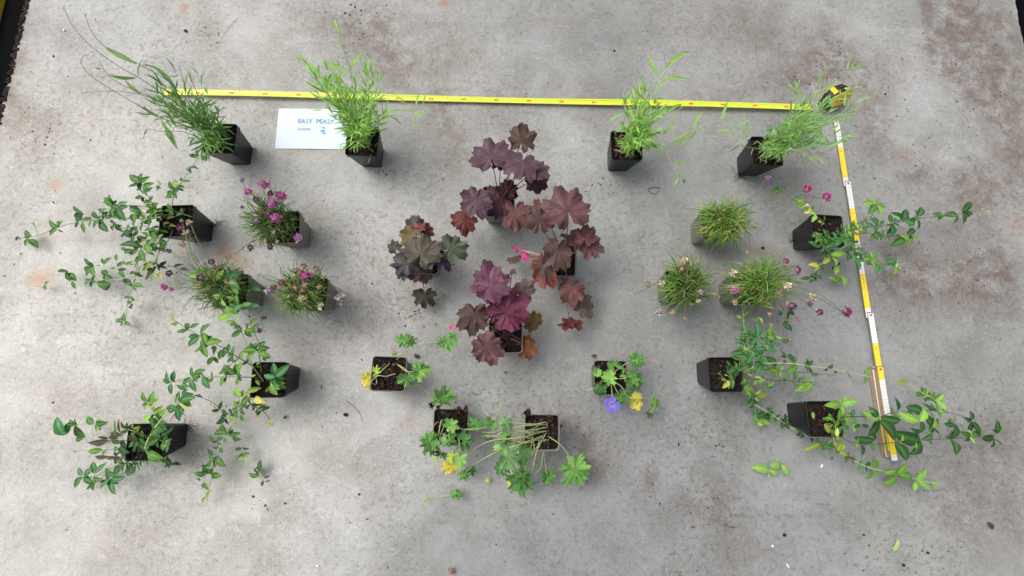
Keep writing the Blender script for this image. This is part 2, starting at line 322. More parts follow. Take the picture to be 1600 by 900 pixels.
def parse_path(T, s, n=40):
    ox, oy, sx = T; pts = []; zs = []
    for i, tok in enumerate(s.split(',')):
        q = [float(x) for x in tok.split()]; pts.append((ox + q[0] / sx, oy + q[1] / sx)); zs.append(q[2] if len(q) > 2 else None)
    if zs[0] is None: zs[0] = 9.
    if zs[-1] is None: zs[-1] = 3.
    idx = [i for i, z in enumerate(zs) if z is not None]; z = np.interp(range(len(zs)), idx, [zs[i] for i in idx])
    P = np.array([W(u, v, max(.4, h) / 100) for (u, v), h in zip(pts, z)])
    px = smooth_path(np.column_stack([pts, z]), n)
    S = smooth_path(P, n); S[:, 2] = np.maximum(S[:, 2], .003); return S, px

LEAFCOL = {'': (sc(70, 114, 50), sc(134, 172, 102)), 'l': (sc(124, 170, 72), sc(180, 212, 124)), 'd': (sc(48, 88, 44), sc(106, 144, 88)), 't': (sc(62, 118, 64), sc(134, 180, 122)),
           'y': (sc(196, 194, 84), sc(216, 216, 130)), 'o': (sc(138, 158, 66), sc(176, 192, 104)), 'b': (sc(78, 74, 50), sc(100, 92, 66)), 'v': (sc(92, 138, 52), sc(150, 186, 96))}
def vine(k, T, runners, leaves, tone=1.0, dense=.62):
    """runners: (path, stem colour, radius); leaves: 'bx by tx ty flags' each joined to the nearest runner"""
    data = []
    for r in runners:
        path, colr = r[0], r[1]; rad = (r[2] if len(r) > 2 else .0011) * 1.15
        S, px = parse_path(T, path); mb = MB(); tube(mb, S, rad, rad * .55, colr, sides=5)
        data.append([mb, S, px, MB()])
    ox, oy, sx = T
    for tok in leaves.split(','):
        q = tok.split()
        if len(q) < 4: continue
        bx, by, tx, ty = [float(a) for a in q[:4]]; fl = q[4] if len(q) > 4 else ''
        u0, v0, u1, v1 = ox + bx / sx, oy + by / sx, ox + tx / sx, oy + ty / sx
        best = min(((np.hypot(px[:, 0] - u0, px[:, 1] - v0).min(), i) for i, (_, _, px, _) in enumerate(data)))
        i = best[1]; px = data[i][2]; j = int(np.argmin(np.hypot(px[:, 0] - u0, px[:, 1] - v0)))
        z = max(.6, px[j, 2]) + (U(0, 1.2) if best[0] < 6 else U(0, 2)); z1 = max(.5, z + U(-.9, 1.1))
        u1, v1 = u0 + (u1 - u0) * 1.01, v0 + (v1 - v0) * 1.01
        B = W(u0, v0, z / 100); E_ = W(u1, v1, z1 / 100)
        wr = .45
        if 'w' in fl: wr = .51
        if 'n' in fl: wr = .28
        if 'b' in fl: wr = .3
        key = [c for c in 'ldtyobv' if c in fl]; col, rib = LEAFCOL[key[0] if key else '']
        m = tone * U(.86, 1.15)
        hs = np.array([U(.92, 1.1), 1, U(.85, 1.1)])
        blade_leaf(data[i][3], B, E_, wr, col * m * hs, rib * m, fold=U(.1, .45), arch=U(.0, .12), tilt=.4, curl=U(-.03, .08))
        if U(0, 1) < dense and 'b' not in fl:   # the paired leaf partly hidden beneath
            an = random.choice([-1, 1]) * U(.6, 1.7); cu, su = math.cos(an), math.sin(an); dx, dy = (u1 - u0) * U(.5, .85), (v1 - v0) * U(.5, .85)
            blade_leaf(data[i][3], W(u0, v0, max(.4, z - .5) / 100), W(u0 + dx * cu - dy * su, v0 + dx * su + dy * cu, max(.4, z1 - .9) / 100), .5, col * m * U(.8, 1.05), rib * m, fold=.3, arch=.08, tilt=.4)
        if 4 < best[0] < 30:   # short leaf stalk back to the runner
            tube(data[i][0], smooth_path([data[i][1][j], (data[i][1][j] + B) / 2 + np.array([0, 0, .002]), B], 6), .0006, .0005, sc(130, 150, 90), sides=4)
    for mb, S, px, lf in data:      # small leaf pairs at the nodes of the leafier half of every runner
        T_ = np.gradient(S, axis=0)
        for j in range(3, 27, 3):
            if U(0, 1) > .55 or S[j, 2] < .02: continue
            d = nrm(T_[j]); s = nrm(np.cross(d, [0, 0, 1])); key = random.choice(['', 'v', 't', 'l', ''] if S[j, 2] > .08 else ['', 'd', 't']); col, rib = LEAFCOL[key]
            for sg in (-1, 1):
                L = U(.013, .023); blade_leaf(lf, S[j], S[j] + nrm(s * sg + d * U(.1, .9) + np.array([0, 0, U(-.2, .3)])) * L, U(.42, .54), col * U(.8, 1.1), rib, fold=.3, arch=.08, tilt=.5, nu=7)
    for mb, S, px, lf in data:
        r = mb.build('runner', M_STEM, k.root, k.org); lf.build('foliage', M_GLOSS, r, k.org)

G_VINE = 'trailing small-leaved vines in black pots'
BR, PG, GN, PL = sc(96, 84, 72), sc(150, 172, 112), sc(104, 124, 76), sc(196, 206, 160)
# --- vine in the pot left of the pink thrift
k = potted('dark-leaved vine with runners reaching the far left, its black pot left of pink flowers', G_VINE, (-.871, .343), .065, roots=(338, 348))
vine(k, (0, 240, 3.3333), [
 ('870 335 9,800 338 12,740 340 13,600 335,510 345,400 358,300 385,200 425,95 440 2', GN), ('870 340 9,800 270 14,735 150 12', BR), ('850 350 9,800 270 13,720 210 12', BR), ('870 340 9,770 280 13,600 265 11,540 250 9', BR),
 ('880 330 9,900 240 14,900 190,945 150,1030 25,1085 -20 7', PG), ('850 380 9,760 440 11,730 520,700 650 6,665 780,655 860,640 900 1', PG, .0009),
 ('860 400 9,790 500 8,640 575 5,500 592,350 605,185 622 1.5', PL), ('860 400 9,800 570 7,640 650 4,500 660,300 682,90 683 1.2', PL), ('860 380 9,830 500 8,820 580 5,900 590,985 610 2', BR), ('900 400 9,860 460 10,760 380 12,640 390 9,600 360 8', GN), ('1000 330 10,900 300 11,860 320 12,700 270 11', GN)],
 '165 430 125 400,150 445 198 490 w,98 432 78 450 d,185 385 178 348 o,305 385 255 345,298 385 256 425 w,300 395 330 412 b,295 360 320 366,430 345 398 325,430 345 482 340,430 355 442 414 w,435 315 378 270 dn,'
 '510 340 480 300 d,515 350 480 380 t,520 350 565 408 d,520 340 545 320,520 305 555 285,590 275 545 228,600 272 566 210 t,612 272 664 252 t,605 280 632 350 w,615 290 655 350 d,590 280 600 335,620 285 572 268 d,545 330 602 325 d,540 300 510 288,'
 '600 360 570 348,600 370 642 408 d,595 370 588 402,735 303 672 270 d,735 300 670 285,705 310 702 362 w,725 330 684 345,665 345 650 352,668 368 668 402 w,710 380 710 412,690 412 640 408 d,650 415 692 440 d,700 420 694 472 wd,715 430 764 442 d,780 350 812 300,790 360 744 350,800 400 760 390,'
 '830 400 878 412,800 380 790 442,850 400 826 430 w,840 350 830 312 yw,868 336 912 328 y,850 365 885 360 y,880 375 914 378 o,820 330 800 290 o,790 330 760 345,735 150 672 110 w,735 150 776 118,735 150 668 174 d,745 170 800 152,752 182 762 220,722 192 710 182,745 225 700 232 d,760 200 795 175 t,740 190 760 210,'
 '825 165 820 192 d,830 145 838 165 l,900 190 880 142,890 200 868 232,900 190 918 232,930 182 960 192 d,905 150 935 162 l,895 165 915 140 o,1060 15 1080 38 d,1035 12 980 6 d,1050 12 1085 30,975 90 985 64 dn,990 68 1036 80 dn,950 130 940 145,745 488 622 478 dn,690 500 640 508,720 490 688 532 w,730 500 752 562 w,790 470 812 502 v,750 450 738 475 y,770 500 802 530,750 540 702 562,'
 '740 605 802 568 wo,832 622 845 655 y,815 585 760 655 d,780 622 755 660 b,800 632 790 668 l,825 578 872 602 b,900 592 955 578 b,940 602 985 612 b,700 575 672 580 b,640 562 608 590 d,680 775 664 752,680 780 694 764,680 790 690 810 d,655 870 598 865,650 878 682 896,640 880 628 898,'
 '480 585 438 542 w,480 592 452 640 w,484 592 500 640,520 580 503 584,540 575 577 545 w,605 558 606 522 w,350 610 298 614,352 622 398 664 w,600 602 578 594,340 630 372 664,232 685 260 664,226 690 242 706,375 665 396 706,470 655 446 690,470 660 502 668,575 675 502 672 w,562 640 526 608,570 640 552 662,585 652 560 630 d,642 610 610 602,622 600 652 642 w,660 650 688 692 wd,700 682 746 696,692 612 722 640,'
 '770 420 735 412 v,800 440 770 470 v,760 470 790 520 v,740 460 700 455,720 540 760 530 v,700 600 720 560,655 580 690 560 v,820 440 850 420 v,790 300 815 340 v,770 560 800 600 o,720 620 740 580 v,690 430 720 400,660 500 630 490,810 300 850 280 o')
# --- vine below, its pot right of its foliage
k = potted('bright green vine trailing down from the black pot below the two lower left grassy cushions', G_VINE, (-.582, -.063), .03, dark_soil=True)
vine(k, (60, 460, 2.726), [
 ('960 370 9,905 290 13,880 190 14,830 100 15,850 40,800 -30 14,745 -110 11', PG), ('920 310 9,840 262 12,780 225,690 178 9,640 150,575 108 6', BR), ('950 355 9,850 352 13,760 352 12,650 355 9,565 375 8', GN), ('940 400 9,870 440 11,850 510 9,800 590 6,760 680,735 790,715 885 2', PL, .0015),
 ('930 400 9,900 460 8,960 500 5,990 540 3', BR), ('850 590 6,880 680 3,945 765 2,970 800 1.5', PL), ('1000 400 9,1010 370 13,1010 345 15', GN), ('910 420 9,860 490 6,795 505 4,745 462 3,670 430 2.5', BR), ('950 330 9,940 250 13,935 200 14,905 130 14,895 60 12,880 -10 10', GN)],
 '850 50 842 0,830 80 762 102 lw,832 76 868 42 t,780 22 742 0 l,800 50 778 18 l,850 130 835 150 d,860 160 822 182 w,850 140 828 112,880 150 932 162 v,860 52 912 40,905 50 948 52 t,890 130 886 152 b,925 240 888 276 wv,935 240 990 266 v,930 240 868 242,920 232 905 205 d,935 222 987 228,960 262 988 272,'
 '580 115 576 82 lw,592 120 562 128 l,640 150 588 160,645 142 686 124 t,686 178 638 222 wt,690 172 732 124 w,700 200 742 178,712 210 782 200 wv,700 205 695 250,705 222 722 268 v,705 226 664 246,690 200 722 222 t,760 226 746 256 d,790 232 770 278 wd,790 232 802 252,746 266 720 302 w,830 262 802 290,'
 '840 342 788 300 w,800 322 768 340,790 346 776 392 wv,820 302 780 322 v,850 330 872 288 wv,850 346 866 370 d,842 290 820 280,650 352 614 380 t,655 350 652 308 t,660 345 714 320 t,660 352 702 338,650 360 672 414 t,700 352 730 402 wt,690 350 668 372,565 376 548 326 t,572 372 580 324 t,566 378 566 426 t,590 385 635 405 t,610 382 642 394,'
 '930 305 942 290 ol,905 350 928 342 yw,895 388 908 374 y,925 370 942 388 o,890 412 948 398 o,925 402 900 416 y,920 440 965 462 yw,945 475 950 450 y,905 482 920 470 b,942 520 922 518 y,980 532 1002 558 yw,865 440 840 395 wl,865 432 830 420,865 470 892 430 wl,850 482 828 450 v,872 482 890 456 w,852 520 830 500,860 512 872 542,'
 '800 520 785 488 d,800 530 756 552 d,800 590 742 594,800 596 822 560,812 602 862 590,830 602 866 618 d,746 632 728 602 w,760 632 778 636,745 682 718 656 wd,756 690 798 734 w,745 700 728 668 t,722 760 664 760 w,736 770 778 774 w,722 732 692 730 d,690 790 674 784 w,705 800 728 832,715 862 732 832 l,716 860 698 890 l,742 762 704 744,740 700 725 740,'
 '880 690 850 705 lw,882 690 892 716 l,945 756 945 702 wd,946 760 962 746,940 770 894 764 w,962 780 988 770 b,960 792 950 818 d,966 800 988 790 b,1010 352 1000 290 t,1010 352 1068 298 wt,1008 352 958 342 t,1010 360 1012 402 t,990 380 1056 398 wv,988 374 1052 378 l,985 390 1020 430 v,670 432 700 438 b,690 425 660 430 b,735 462 740 474 b,752 472 748 486 b,'
 '752 -52 700 -20 l,760 -58 790 -105 l,740 -80 712 -95 l,775 -95 745 -110 v,700 -85 640 -72 l,720 -90 738 -118 v,790 -60 862 -88 wt,800 -50 828 -100 t,810 -60 860 -20 wt,900 -25 948 -18 wt,880 -10 850 -30 t,850 0 820 -40 v,835 20 800 10 l')
# --- vine at the bottom left
k = potted('vine with withered brown shoots hanging left from the black pot at bottom left', G_VINE, (-.863, -.218), .046, roots=(294, 665), dark_soil=True)
vine(k, (60, 460, 2.726), [
 ('470 605 9,400 580 13,300 556 12,200 552,130 562,70 580 6', PG), ('460 610 9,400 620 10,300 625 8,210 632 5', sc(90, 84, 56)), ('450 650 9,380 715 8,330 730 6,240 775 5,185 780 4', GN), ('460 650 9,400 690 7,300 690 6,240 692 5', sc(84, 78, 56)),
 ('465 680 9,458 640 12,510 550 15,590 470 15,612 450 13', PL, .0016), ('535 590 9,500 520 14,470 465 14', PG), ('480 640 9,380 650 9,275 665 6', GN), ('470 680 9,400 740 6,310 785 5', GN), ('500 610 9,560 640 12,540 590 13', GN), ('520 690 9,560 720 4,600 716 1', sc(80, 70, 60)), ('590 500 9,600 480 10,560 540 8', sc(70, 66, 60))],
 '235 552 204 522 w,246 550 292 546 w,200 605 158 558 w,165 552 118 552,160 556 134 532,110 600 78 522 t,122 596 64 580 t,112 572 76 588 l,330 580 325 536,330 572 326 602,300 622 208 632 b,340 612 298 604 b,352 590 346 528 b,380 572 350 542 b,402 572 434 558 o,300 615 252 608 bn,290 630 240 640 bn,360 600 300 592 b,'
 '275 662 210 666 wv,286 660 278 688 w,322 650 345 662 w,310 612 352 632 d,350 646 392 674 d,468 668 530 700 wv,470 672 524 712 wv,300 690 238 692 bn,320 682 352 670 b,340 692 288 702 b,360 700 320 690 b,370 690 400 680 b,'
 '306 785 264 828 t,310 786 328 854 t,312 785 372 778 t,302 782 288 738 t,300 790 262 800 d,190 776 154 826 t,196 772 236 810 t,190 772 170 738 t,192 772 234 738 t,200 782 216 760,240 762 292 714 t,240 802 204 832,232 792 272 788,330 770 352 718 t,370 762 410 760,370 756 392 730 t,340 720 330 690,375 720 350 712 d,390 740 372 722 b,'
 '595 442 578 465 l,602 452 668 440 wt,612 452 652 478 v,602 472 594 530 t,600 442 584 428 v,610 424 662 424 t,602 482 618 512 t,612 465 632 478 y,590 480 600 540 t,620 440 640 480 v,585 460 600 430 v,560 470 600 490 t,465 462 442 416 wv,472 462 492 412 l,466 466 454 494 l,482 512 452 550 wl,490 502 528 474 wl,506 510 544 498 l,520 520 544 488 l,500 470 478 480 y,'
 '565 720 544 690 w,562 722 536 738 w,580 718 612 722 b,540 580 478 558,522 602 572 572 d,512 612 458 642,470 610 500 580 v,430 640 470 622,410 630 380 600 b,440 600 400 570 b,545 590 575 560 d,490 630 530 600 v,480 600 520 560,420 670 380 660 b,450 650 480 640 v')
# --- vine right of the folding ruler, middle
k = potted('vine crossing the upper half of the folding ruler from a black pot beside it', G_VINE, (.884, .371), -.025, roots=(1239, 385))
vine(k, (1180, 260, 4.4444), [
 ('500 440 9,470 380 13,400 328 14,330 270 13,260 225 12,200 180,158 160 10', BR), ('540 470 9,700 438 12,800 418,950 400 10,1100 368 8,1240 350,1400 330,1500 315,1610 295 3', BR), ('540 480 9,720 465 11,900 475,990 490 7,1085 490 5', GN), ('540 460 9,670 418 10,770 370 8', sc(60, 50, 46), .0013),
 ('560 480 9,700 440 12,800 360 12,840 262 12', GN), ('540 480 9,620 520 12,700 570,780 630 10,850 670,960 695 6', GN), ('420 490 10,480 562 10,545 640 7,572 740 4,605 815 1.5', PG), ('560 560 8,480 650 6,420 720 5,340 830 4', PG), ('520 470 9,440 500 12,400 470 12', GN)],
 '158 162 108 192 w,162 156 220 142,290 236 326 240 lw,350 262 380 272 yw,322 250 284 290 l,312 292 332 322,380 312 334 322 y,362 300 402 330 y,420 332 396 386 wl,440 372 458 396 o,300 250 345 235 o,340 270 315 300 l,385 320 420 335 l,'
 '1435 320 1497 244 wd,1442 326 1450 396 wd,1402 338 1303 338 w,1300 334 1226 332,1128 350 1156 280 wd,1126 366 1130 442 wd,1110 386 1028 380 wt,1026 382 932 324 wd,945 392 935 330 d,972 382 1022 370 t,946 402 944 488 wd,962 402 914 470 d,852 402 798 360 t,862 392 882 432 t,760 432 728 440 w,1560 302 1605 286 l,'
 '852 462 790 512 v,852 470 842 445,1036 502 936 556 w,1092 472 1050 456 v,1052 482 1106 436 w,1070 492 1008 480 l,1086 502 1142 546 l,1000 492 960 480,762 356 740 345 y,775 360 750 375 b,820 258 742 262 lw,838 270 784 332 w,852 256 902 288 v,846 266 872 345 l,840 252 846 232 v,850 262 860 320 l,'
 '560 500 540 452 wt,602 502 620 458 t,562 522 478 566 wd,602 522 642 532 t,540 502 446 562 t,682 532 662 480 wd,692 546 640 592 t,652 602 634 654 d,692 582 764 578 t,692 592 742 644 d,682 612 690 672 t,700 652 722 724 wt,622 452 642 542 t,442 562 368 520 w,580 480 560 440 t,640 470 690 520 t,600 560 560 540 d,650 560 600 590 d,520 480 470 545,600 500 550 560 t,'
 '802 642 748 656 v,802 632 798 590 l,812 640 856 616 v,802 652 832 702 l,852 682 908 712 wt,842 692 836 744 t,912 662 892 628 t,912 670 972 636 wt,922 690 978 668 t,972 692 948 756 l,978 694 1014 712 l,976 702 990 668 l,830 660 770 680 v,820 670 870 660 v,'
 '402 492 424 455 w,432 502 386 478,520 612 632 600 l,566 682 560 754 wl,582 762 622 838 l,582 792 532 800 l,576 802 502 770 l,502 652 474 630 yw,492 662 532 640 ow,440 690 374 680 yw,402 742 432 728,402 762 468 782 d,382 772 316 780 d,380 766 402 738 d,392 782 370 806,520 640 470 680 o')
# --- vine lower right of centre
k = potted('dense light green vine spilling from the black pot right of the blue flower', G_VINE, (.578, -.024), .029)
vine(k, (1060, 470, 4.2857), [
 ('400 500 9,430 380 13,500 280 14,620 240 13,700 150 12,730 80 10', GN), ('400 490 9,420 330 12,440 220 12,436 130,430 40 9', PG), ('420 480 9,560 425 13,720 418,880 436 10,1050 460,1240 500,1300 512 5', PL, .0013), ('420 500 9,560 462 12,700 470,860 480 9,1050 500 7', BR), ('420 520 9,600 528 11,740 536,870 546,925 552 6', BR),
 ('420 540 9,478 620 8,500 700 5,520 800 2', GN), ('500 690 5,600 745 4,680 800 3,720 830 2.5,800 880 2', PL), ('400 500 9,380 460 12,345 420 13', GN), ('380 520 9,340 540 11,300 570 11', PG), ('420 480 9,500 380 15,590 340 16', GN)],
 '346 436 322 400 w,390 442 372 402 w,322 482 386 450 wd,282 492 262 484 v,332 502 306 492 o,346 546 292 584 yw,290 522 318 532 y,420 510 432 495 y,380 510 340 495,470 232 408 238,470 232 534 226 t,450 282 372 260 t,462 282 470 246 t,480 302 512 248 t,520 252 518 148 wt,540 262 584 294 wt,522 242 488 212 t,552 272 596 250,430 312 386 330 v,440 342 346 352 wd,442 332 484 310 l,'
 '452 362 502 392 v,480 332 500 356 ol,480 292 452 268 l,522 322 592 330 t,542 332 516 298 v,542 372 596 404 wt,546 352 518 396 t,552 412 508 452 wt,556 422 518 490 wt,562 422 594 464 t,600 332 596 298 ol,600 336 598 358 ol,602 322 656 342 t,626 192 576 216 v,632 202 674 206 v,626 216 576 228 v,652 240 596 240 ol,656 240 700 252 ol,652 234 656 216 ol,636 262 622 314 t,646 272 664 314 t,'
 '432 112 388 102 l,440 92 476 68,536 122 506 132 l,540 112 562 152 l,700 92 672 68 wd,702 86 668 98 d,730 82 778 92 wd,680 152 652 128 b,700 162 764 202 wd,690 266 748 266 wd,430 432 472 408 v,440 442 498 396 wv,432 452 396 472 v,420 472 442 512 v,470 432 416 462,470 380 540 330 wt,490 370 460 420 t,500 340 560 370 wt,460 390 420 370 v,530 300 490 340 t,410 400 350 370 d,'
 '722 382 686 336 d,730 376 778 374 d,742 392 782 402 d,720 402 696 398,802 442 726 450 wv,792 432 736 472 wv,662 432 578 376 wd,672 472 588 470 wv,650 442 616 430,870 432 858 390 d,872 436 898 396 d,886 482 868 440 wd,886 492 944 490 wd,1000 452 1034 424 d,1000 452 972 466 d,1060 472 1038 482,1130 502 1162 522,1140 492 1128 466 v,1250 492 1286 456 v,1250 512 1248 556 v,'
 '602 572 642 542 v,572 562 634 578,560 522 508 510 l,582 526 536 542 l,520 530 560 570 yl,700 520 744 514,682 522 702 532,802 516 846 526,880 552 816 562 v,892 556 778 604 wl,902 552 930 540 ol,902 562 908 588 ol,850 560 800 590 l,440 602 496 568 wv,452 602 484 644 v,430 622 442 578 v,512 622 552 588 wo,532 642 608 632 o,510 652 544 672 ol,'
 '500 702 478 680 t,510 712 500 774 wt,520 802 498 844 l,532 802 614 830 lw,520 802 508 768 l,530 810 570 840 l,572 742 532 794 wd,582 756 528 782 wd,602 742 634 714 d,706 812 710 756 wd,716 822 744 862 d,800 872 840 860,420 470 400 430 o,450 520 420 560 v,470 560 430 590 v')
# --- vine at the bottom right, over the ruler's end
k = potted('vine with big dark leaves lying over the bottom end of the folding ruler', G_VINE, (.827, -.129), .036)
vine(k, (1150, 570, 3.5556), [
 ('555 330 9,600 293 12,720 288 12,800 292 11', sc(60, 56, 58), .0013), ('545 370 9,640 430 10,760 440,900 430 9,1020 420,1200 410,1300 405,1400 390,1460 375 6', BR), ('800 292 11,860 268 12,940 262,1050 253 11,1130 258,1220 275,1300 310 9,1312 380 8', BR), ('1130 258 11,1100 190 11,1040 160,980 115,915 100 7', PG, .0014),
 ('560 330 9,575 280 14,578 220 16', GN), ('530 380 9,575 480 6,660 533 4,740 570,880 605,990 632 3,1110 662 2', PL, .0012), ('480 400 9,410 400 3,350 368 2,280 330 1.5,190 270 1.2', PL), ('560 360 9,520 430 7,470 450 5,370 475 3', PG), ('560 350 9,640 345 9,700 330 9', PG), ('1100 290 10,1090 345 9,1130 385 7', GN), ('550 340 9,560 385 11,545 300 12', sc(180, 190, 90))],
 '790 290 738 230 wd,798 292 696 262 l,802 292 922 310 wd,790 305 884 424 wd,782 302 766 362 d,770 420 654 402 wd,692 440 694 506 wd,882 432 952 534 wd,1022 420 866 372 wd,1032 416 1094 380 wd,1016 382 1032 306 wd,1202 410 1216 320 wd,1206 420 1222 502 wd,1212 332 1152 328 d,1192 322 1186 292,1306 392 1242 372 wd,1312 386 1356 368,1366 406 1442 412 d,1430 410 1484 454 dn,1460 376 1450 308 wd,1466 370 1482 354 v,'
 '892 262 884 182 wd,1036 256 942 234 wd,1020 316 906 264 l,1086 346 1040 268 wd,1112 250 1034 214 dn,1120 252 1172 256 l,1110 198 1168 256 lw,1306 312 1300 254 d,1310 316 1362 392 wd,1092 346 1132 386 dn,1100 292 1094 352 l,940 106 894 94 o,1050 166 1112 184 l,1300 400 1330 440 l,1320 400 1290 360 l,580 222 494 226 wl,590 222 674 204 wl,575 216 580 192 l,576 242 570 312 wv,426 262 428 300 wv,'
 '532 292 480 300 v,500 292 544 312 v,692 332 654 346 wd,696 332 742 346 wd,616 332 614 362 w,470 440 372 474 on,592 472 602 438 y,560 452 602 482 o,570 482 622 502 o,602 512 672 532 b,540 512 520 524 t,686 586 686 544 v,762 572 762 502 v,756 582 718 634 v,756 602 810 600 v,822 602 890 588 wv,892 622 818 662 wv,892 606 944 546 wv,902 612 984 626 wv,'
 '996 636 1084 696 wl,1002 642 990 704 l,1020 632 1046 586 l,1082 652 1130 666 l,270 300 252 340 wd,266 312 272 270 d,270 322 292 358 d,376 376 334 360 v,195 275 150 300 wd,195 270 170 240 d,520 360 560 395 y,500 350 540 330 o,490 330 520 380 o,560 400 565 350 y,560 420 510 400 o,480 430 520 470 o,540 470 500 450 t,590 440 560 480 o,600 300 650 270 l,575 445 590 420 o,550 440 600 430 o')

# ------------------------------------------------------------------ slender-leaved plants along the tape
G_SL = 'tall slender-leaved plants in black pots along the tape'
def slim(mb, B, T, w, col, arch=.08, curl=.05):
    blade_leaf(mb, B, T, w, col, col * 1.25 + .02, fold=.3, arch=arch, tilt=.7, nu=9, nv=3, curl=curl)
def shoot(k, P, tip_leaf, llen, lw, col, stemcol, start=.2, dens=34, spread=1.0, r=.0011):
    mb = MB(); tube(mb, P, r, r * .5, stemcol, sides=4); lf = MB()
    n = len(P); T = np.gradient(P, axis=0); length = np.linalg.norm(np.diff(P, axis=0), axis=1).sum(); m = max(3, int(length * dens * (1 - start)))
    az = U(0, 6.3)
    for i in range(m):
        t = start + (1 - start) * (i + .5) / m; q = t * (n - 1); a = int(q); B = P[a] + (P[min(a + 1, n - 1)] - P[a]) * (q - a)
        d = nrm(T[a]); ref = nrm(np.cross(d, [0.3, .2, 1])); bi = np.cross(d, ref); az += 2.4
        out = math.cos(az) * ref + math.sin(az) * bi; dirn = nrm(out * spread * U(.7, 1.1) + d * U(.5, 1.1))
        L = llen * U(.55, 1.3) * (1 - .3 * t); E_ = B + dirn * L; E_[2] = max(E_[2], .005)
        c = col * U(.72, 1.25) * np.array([U(.85, 1.15), 1, U(.8, 1.1)])
        slim(lf, B, E_, lw * 1.15 / L, c, U(-.08, .16), U(-.15, .35))
    if tip_leaf:
        d = nrm(T[-1]); 
        for s in range(3): slim(lf, P[-1], P[-1] + nrm(d + np.array([U(-.4, .4), U(-.4, .4), U(-.2, .4)])) * llen * .7, lw / llen * 1.2, col * 1.1)
    o = mb.build('shoot', M_STEM, k.root, k.org); lf.build('foliage', M_SOFT, o, k.org)
def extra(k, T, stems, leaves, col, stemcol, zdef=18, lw=.15, rad=.001):
    vineL = []
    for s in stems:
        S, px = parse_path(T, s); mb = MB(); tube(mb, S, rad, rad * .6, stemcol, sides=4); vineL.append([mb, px, MB()])
    for tok in leaves.split(','):
        q = tok.split()
        if len(q) < 4: continue
        ox, oy, sx = T; x0, y0, x1, y1 = [float(v) for v in q[:4]]; u0, v0, u1, v1 = ox + x0 / sx, oy + y0 / sx, ox + x1 / sx, oy + y1 / sx
        dd, i = min((np.hypot(p[:, 0] - u0, p[:, 1] - v0).min(), i) for i, (_, p, _) in enumerate(vineL)); p = vineL[i][1]
        j = int(np.argmin(np.hypot(p[:, 0] - u0, p[:, 1] - v0))); z = (p[j, 2] + U(-.3, .6)) / 100
        fl = q[4] if len(q) > 4 else ''; c = col * (1.25 if 'l' in fl else .72 if 'd' in fl else 1) * U(.9, 1.12)
        slim(vineL[i][2], W(u0, v0, max(z, .005)), W(u1, v1, max(z + U(-.015, .015), .005)), (.135 if 'w' in fl else lw * .8) , c, U(-.03, .08), U(0, .06))
    for mb, px, lf in vineL: o = mb.build('shoot', M_STEM, k.root, k.org); lf.build('foliage', M_SOFT, o, k.org)
def mass(k, targets, n, zr, llen, lw, col, stemcol, jit=16, start=.25, dens=44):
    for i in range(n):
        u, v, = targets[i % len(targets)]; a = soilpt(k, .022); e = W(u + U(-jit, jit), v + U(-jit, jit), U(*zr))
        f = U(.62, 1.15); e = a + (e - a) * f; mid = (a + e) / 2 + np.array([U(-.012, .012), U(-.012, .012), .03 * U(.3, 1.2)])
        shoot(k, smooth_path([a, mid, e], 12), True, llen * U(.8, 1.2), lw, col, stemcol, start, dens)
def litter(k, n=14):
    mb = MB()
    for _ in range(n):
        a = soilpt(k, .036, .093); th = U(0, 6.3); L = U(.015, .035); blade_leaf(mb, a, a + np.array([math.cos(th) * L, math.sin(th) * L, U(-.001, .006)]), .12, sc(176, 166, 128) * U(.5, 1), sc(170, 160, 130), nu=5, nv=3)
    mb.build('dry_leaf', M_SOFT, k.soil, k.org)
k = potted('tall slender plant with long bare stems arching left, in the top left black pot', G_SL, (-.789, .581), .015, roots=(397, 236)); litter(k, 12)
CA, CB = sc(106, 148, 74), sc(138, 184, 86)
mass(k, [(290, 170), (258, 150), (270, 145), (250, 165), (270, 155), (320, 160), (330, 190), (300, 200), (285, 185), (315, 215), (310, 175), (335, 215), (265, 170), (325, 140), (300, 150), (330, 235), (322, 225)], 60, (.12, .26), .043, .0042, CA, sc(120, 150, 90))
extra(k, (0, 0, 3), ['1020 660 9,880 560 18,720 410 27,540 300 32,420 210 33,340 120 33,300 40 32', '1020 650 9,860 480 20,800 390 26,650 300 29,500 225 30,430 150 30,398 65 29', '1010 660 9,860 600 18,700 520 24,540 430 27,420 350 28,380 290 28,400 255 27', '1000 650 9,800 490 16,680 450 18,560 428 19,390 434 19', '990 680 9,870 620 13,760 616 15,690 606 14,672 650 13', '1000 640 9,900 480 20,860 380 24,840 310 25', '1010 640 9,930 450 22,900 380 24,890 330 24', '980 650 9,800 500 20,540 380 25,465 285 26'],
 '640 300 493 220 w,645 362 670 258 w,636 366 498 348 w,736 326 664 300 w,822 408 708 302 w,720 308 660 310,870 442 876 342,665 447 578 368 w,746 437 664 406,435 356 425 330 d,427 332 445 316 d,445 316 480 322 d,826 336 776 266,846 352 790 362,790 362 790 330,906 392 874 316,930 352 898 318,945 402 960 332,746 552 668 490 w,836 602 762 508 w,822 642 752 560 w,832 698 768 600 w,802 662 770 624 w,690 610 672 640,672 640 684 662,300 48 306 28 l,304 52 292 34 l,398 78 388 60 l,400 80 408 60 l,402 258 424 256 l,400 262 418 264 l,390 434 376 430 l,760 420 725 380 w,800 470 742 430 w,760 480 722 460,820 560 745 545 w,'
 '820 420 830 370 w,850 440 800 400 w,870 470 900 400,900 500 960 430,930 500 1000 460,880 540 800 520 w,900 560 1050 545,940 600 1050 500,780 560 812 600 w,860 460 790 490 w,830 520 760 500 w,740 440 730 375 w', CA * .82, sc(92, 96, 74), lw=.13, rad=.0009)
k = potted('bright green slender plant standing half over the white printed card', G_SL, (-.401, .587), -.018); litter(k, 12)
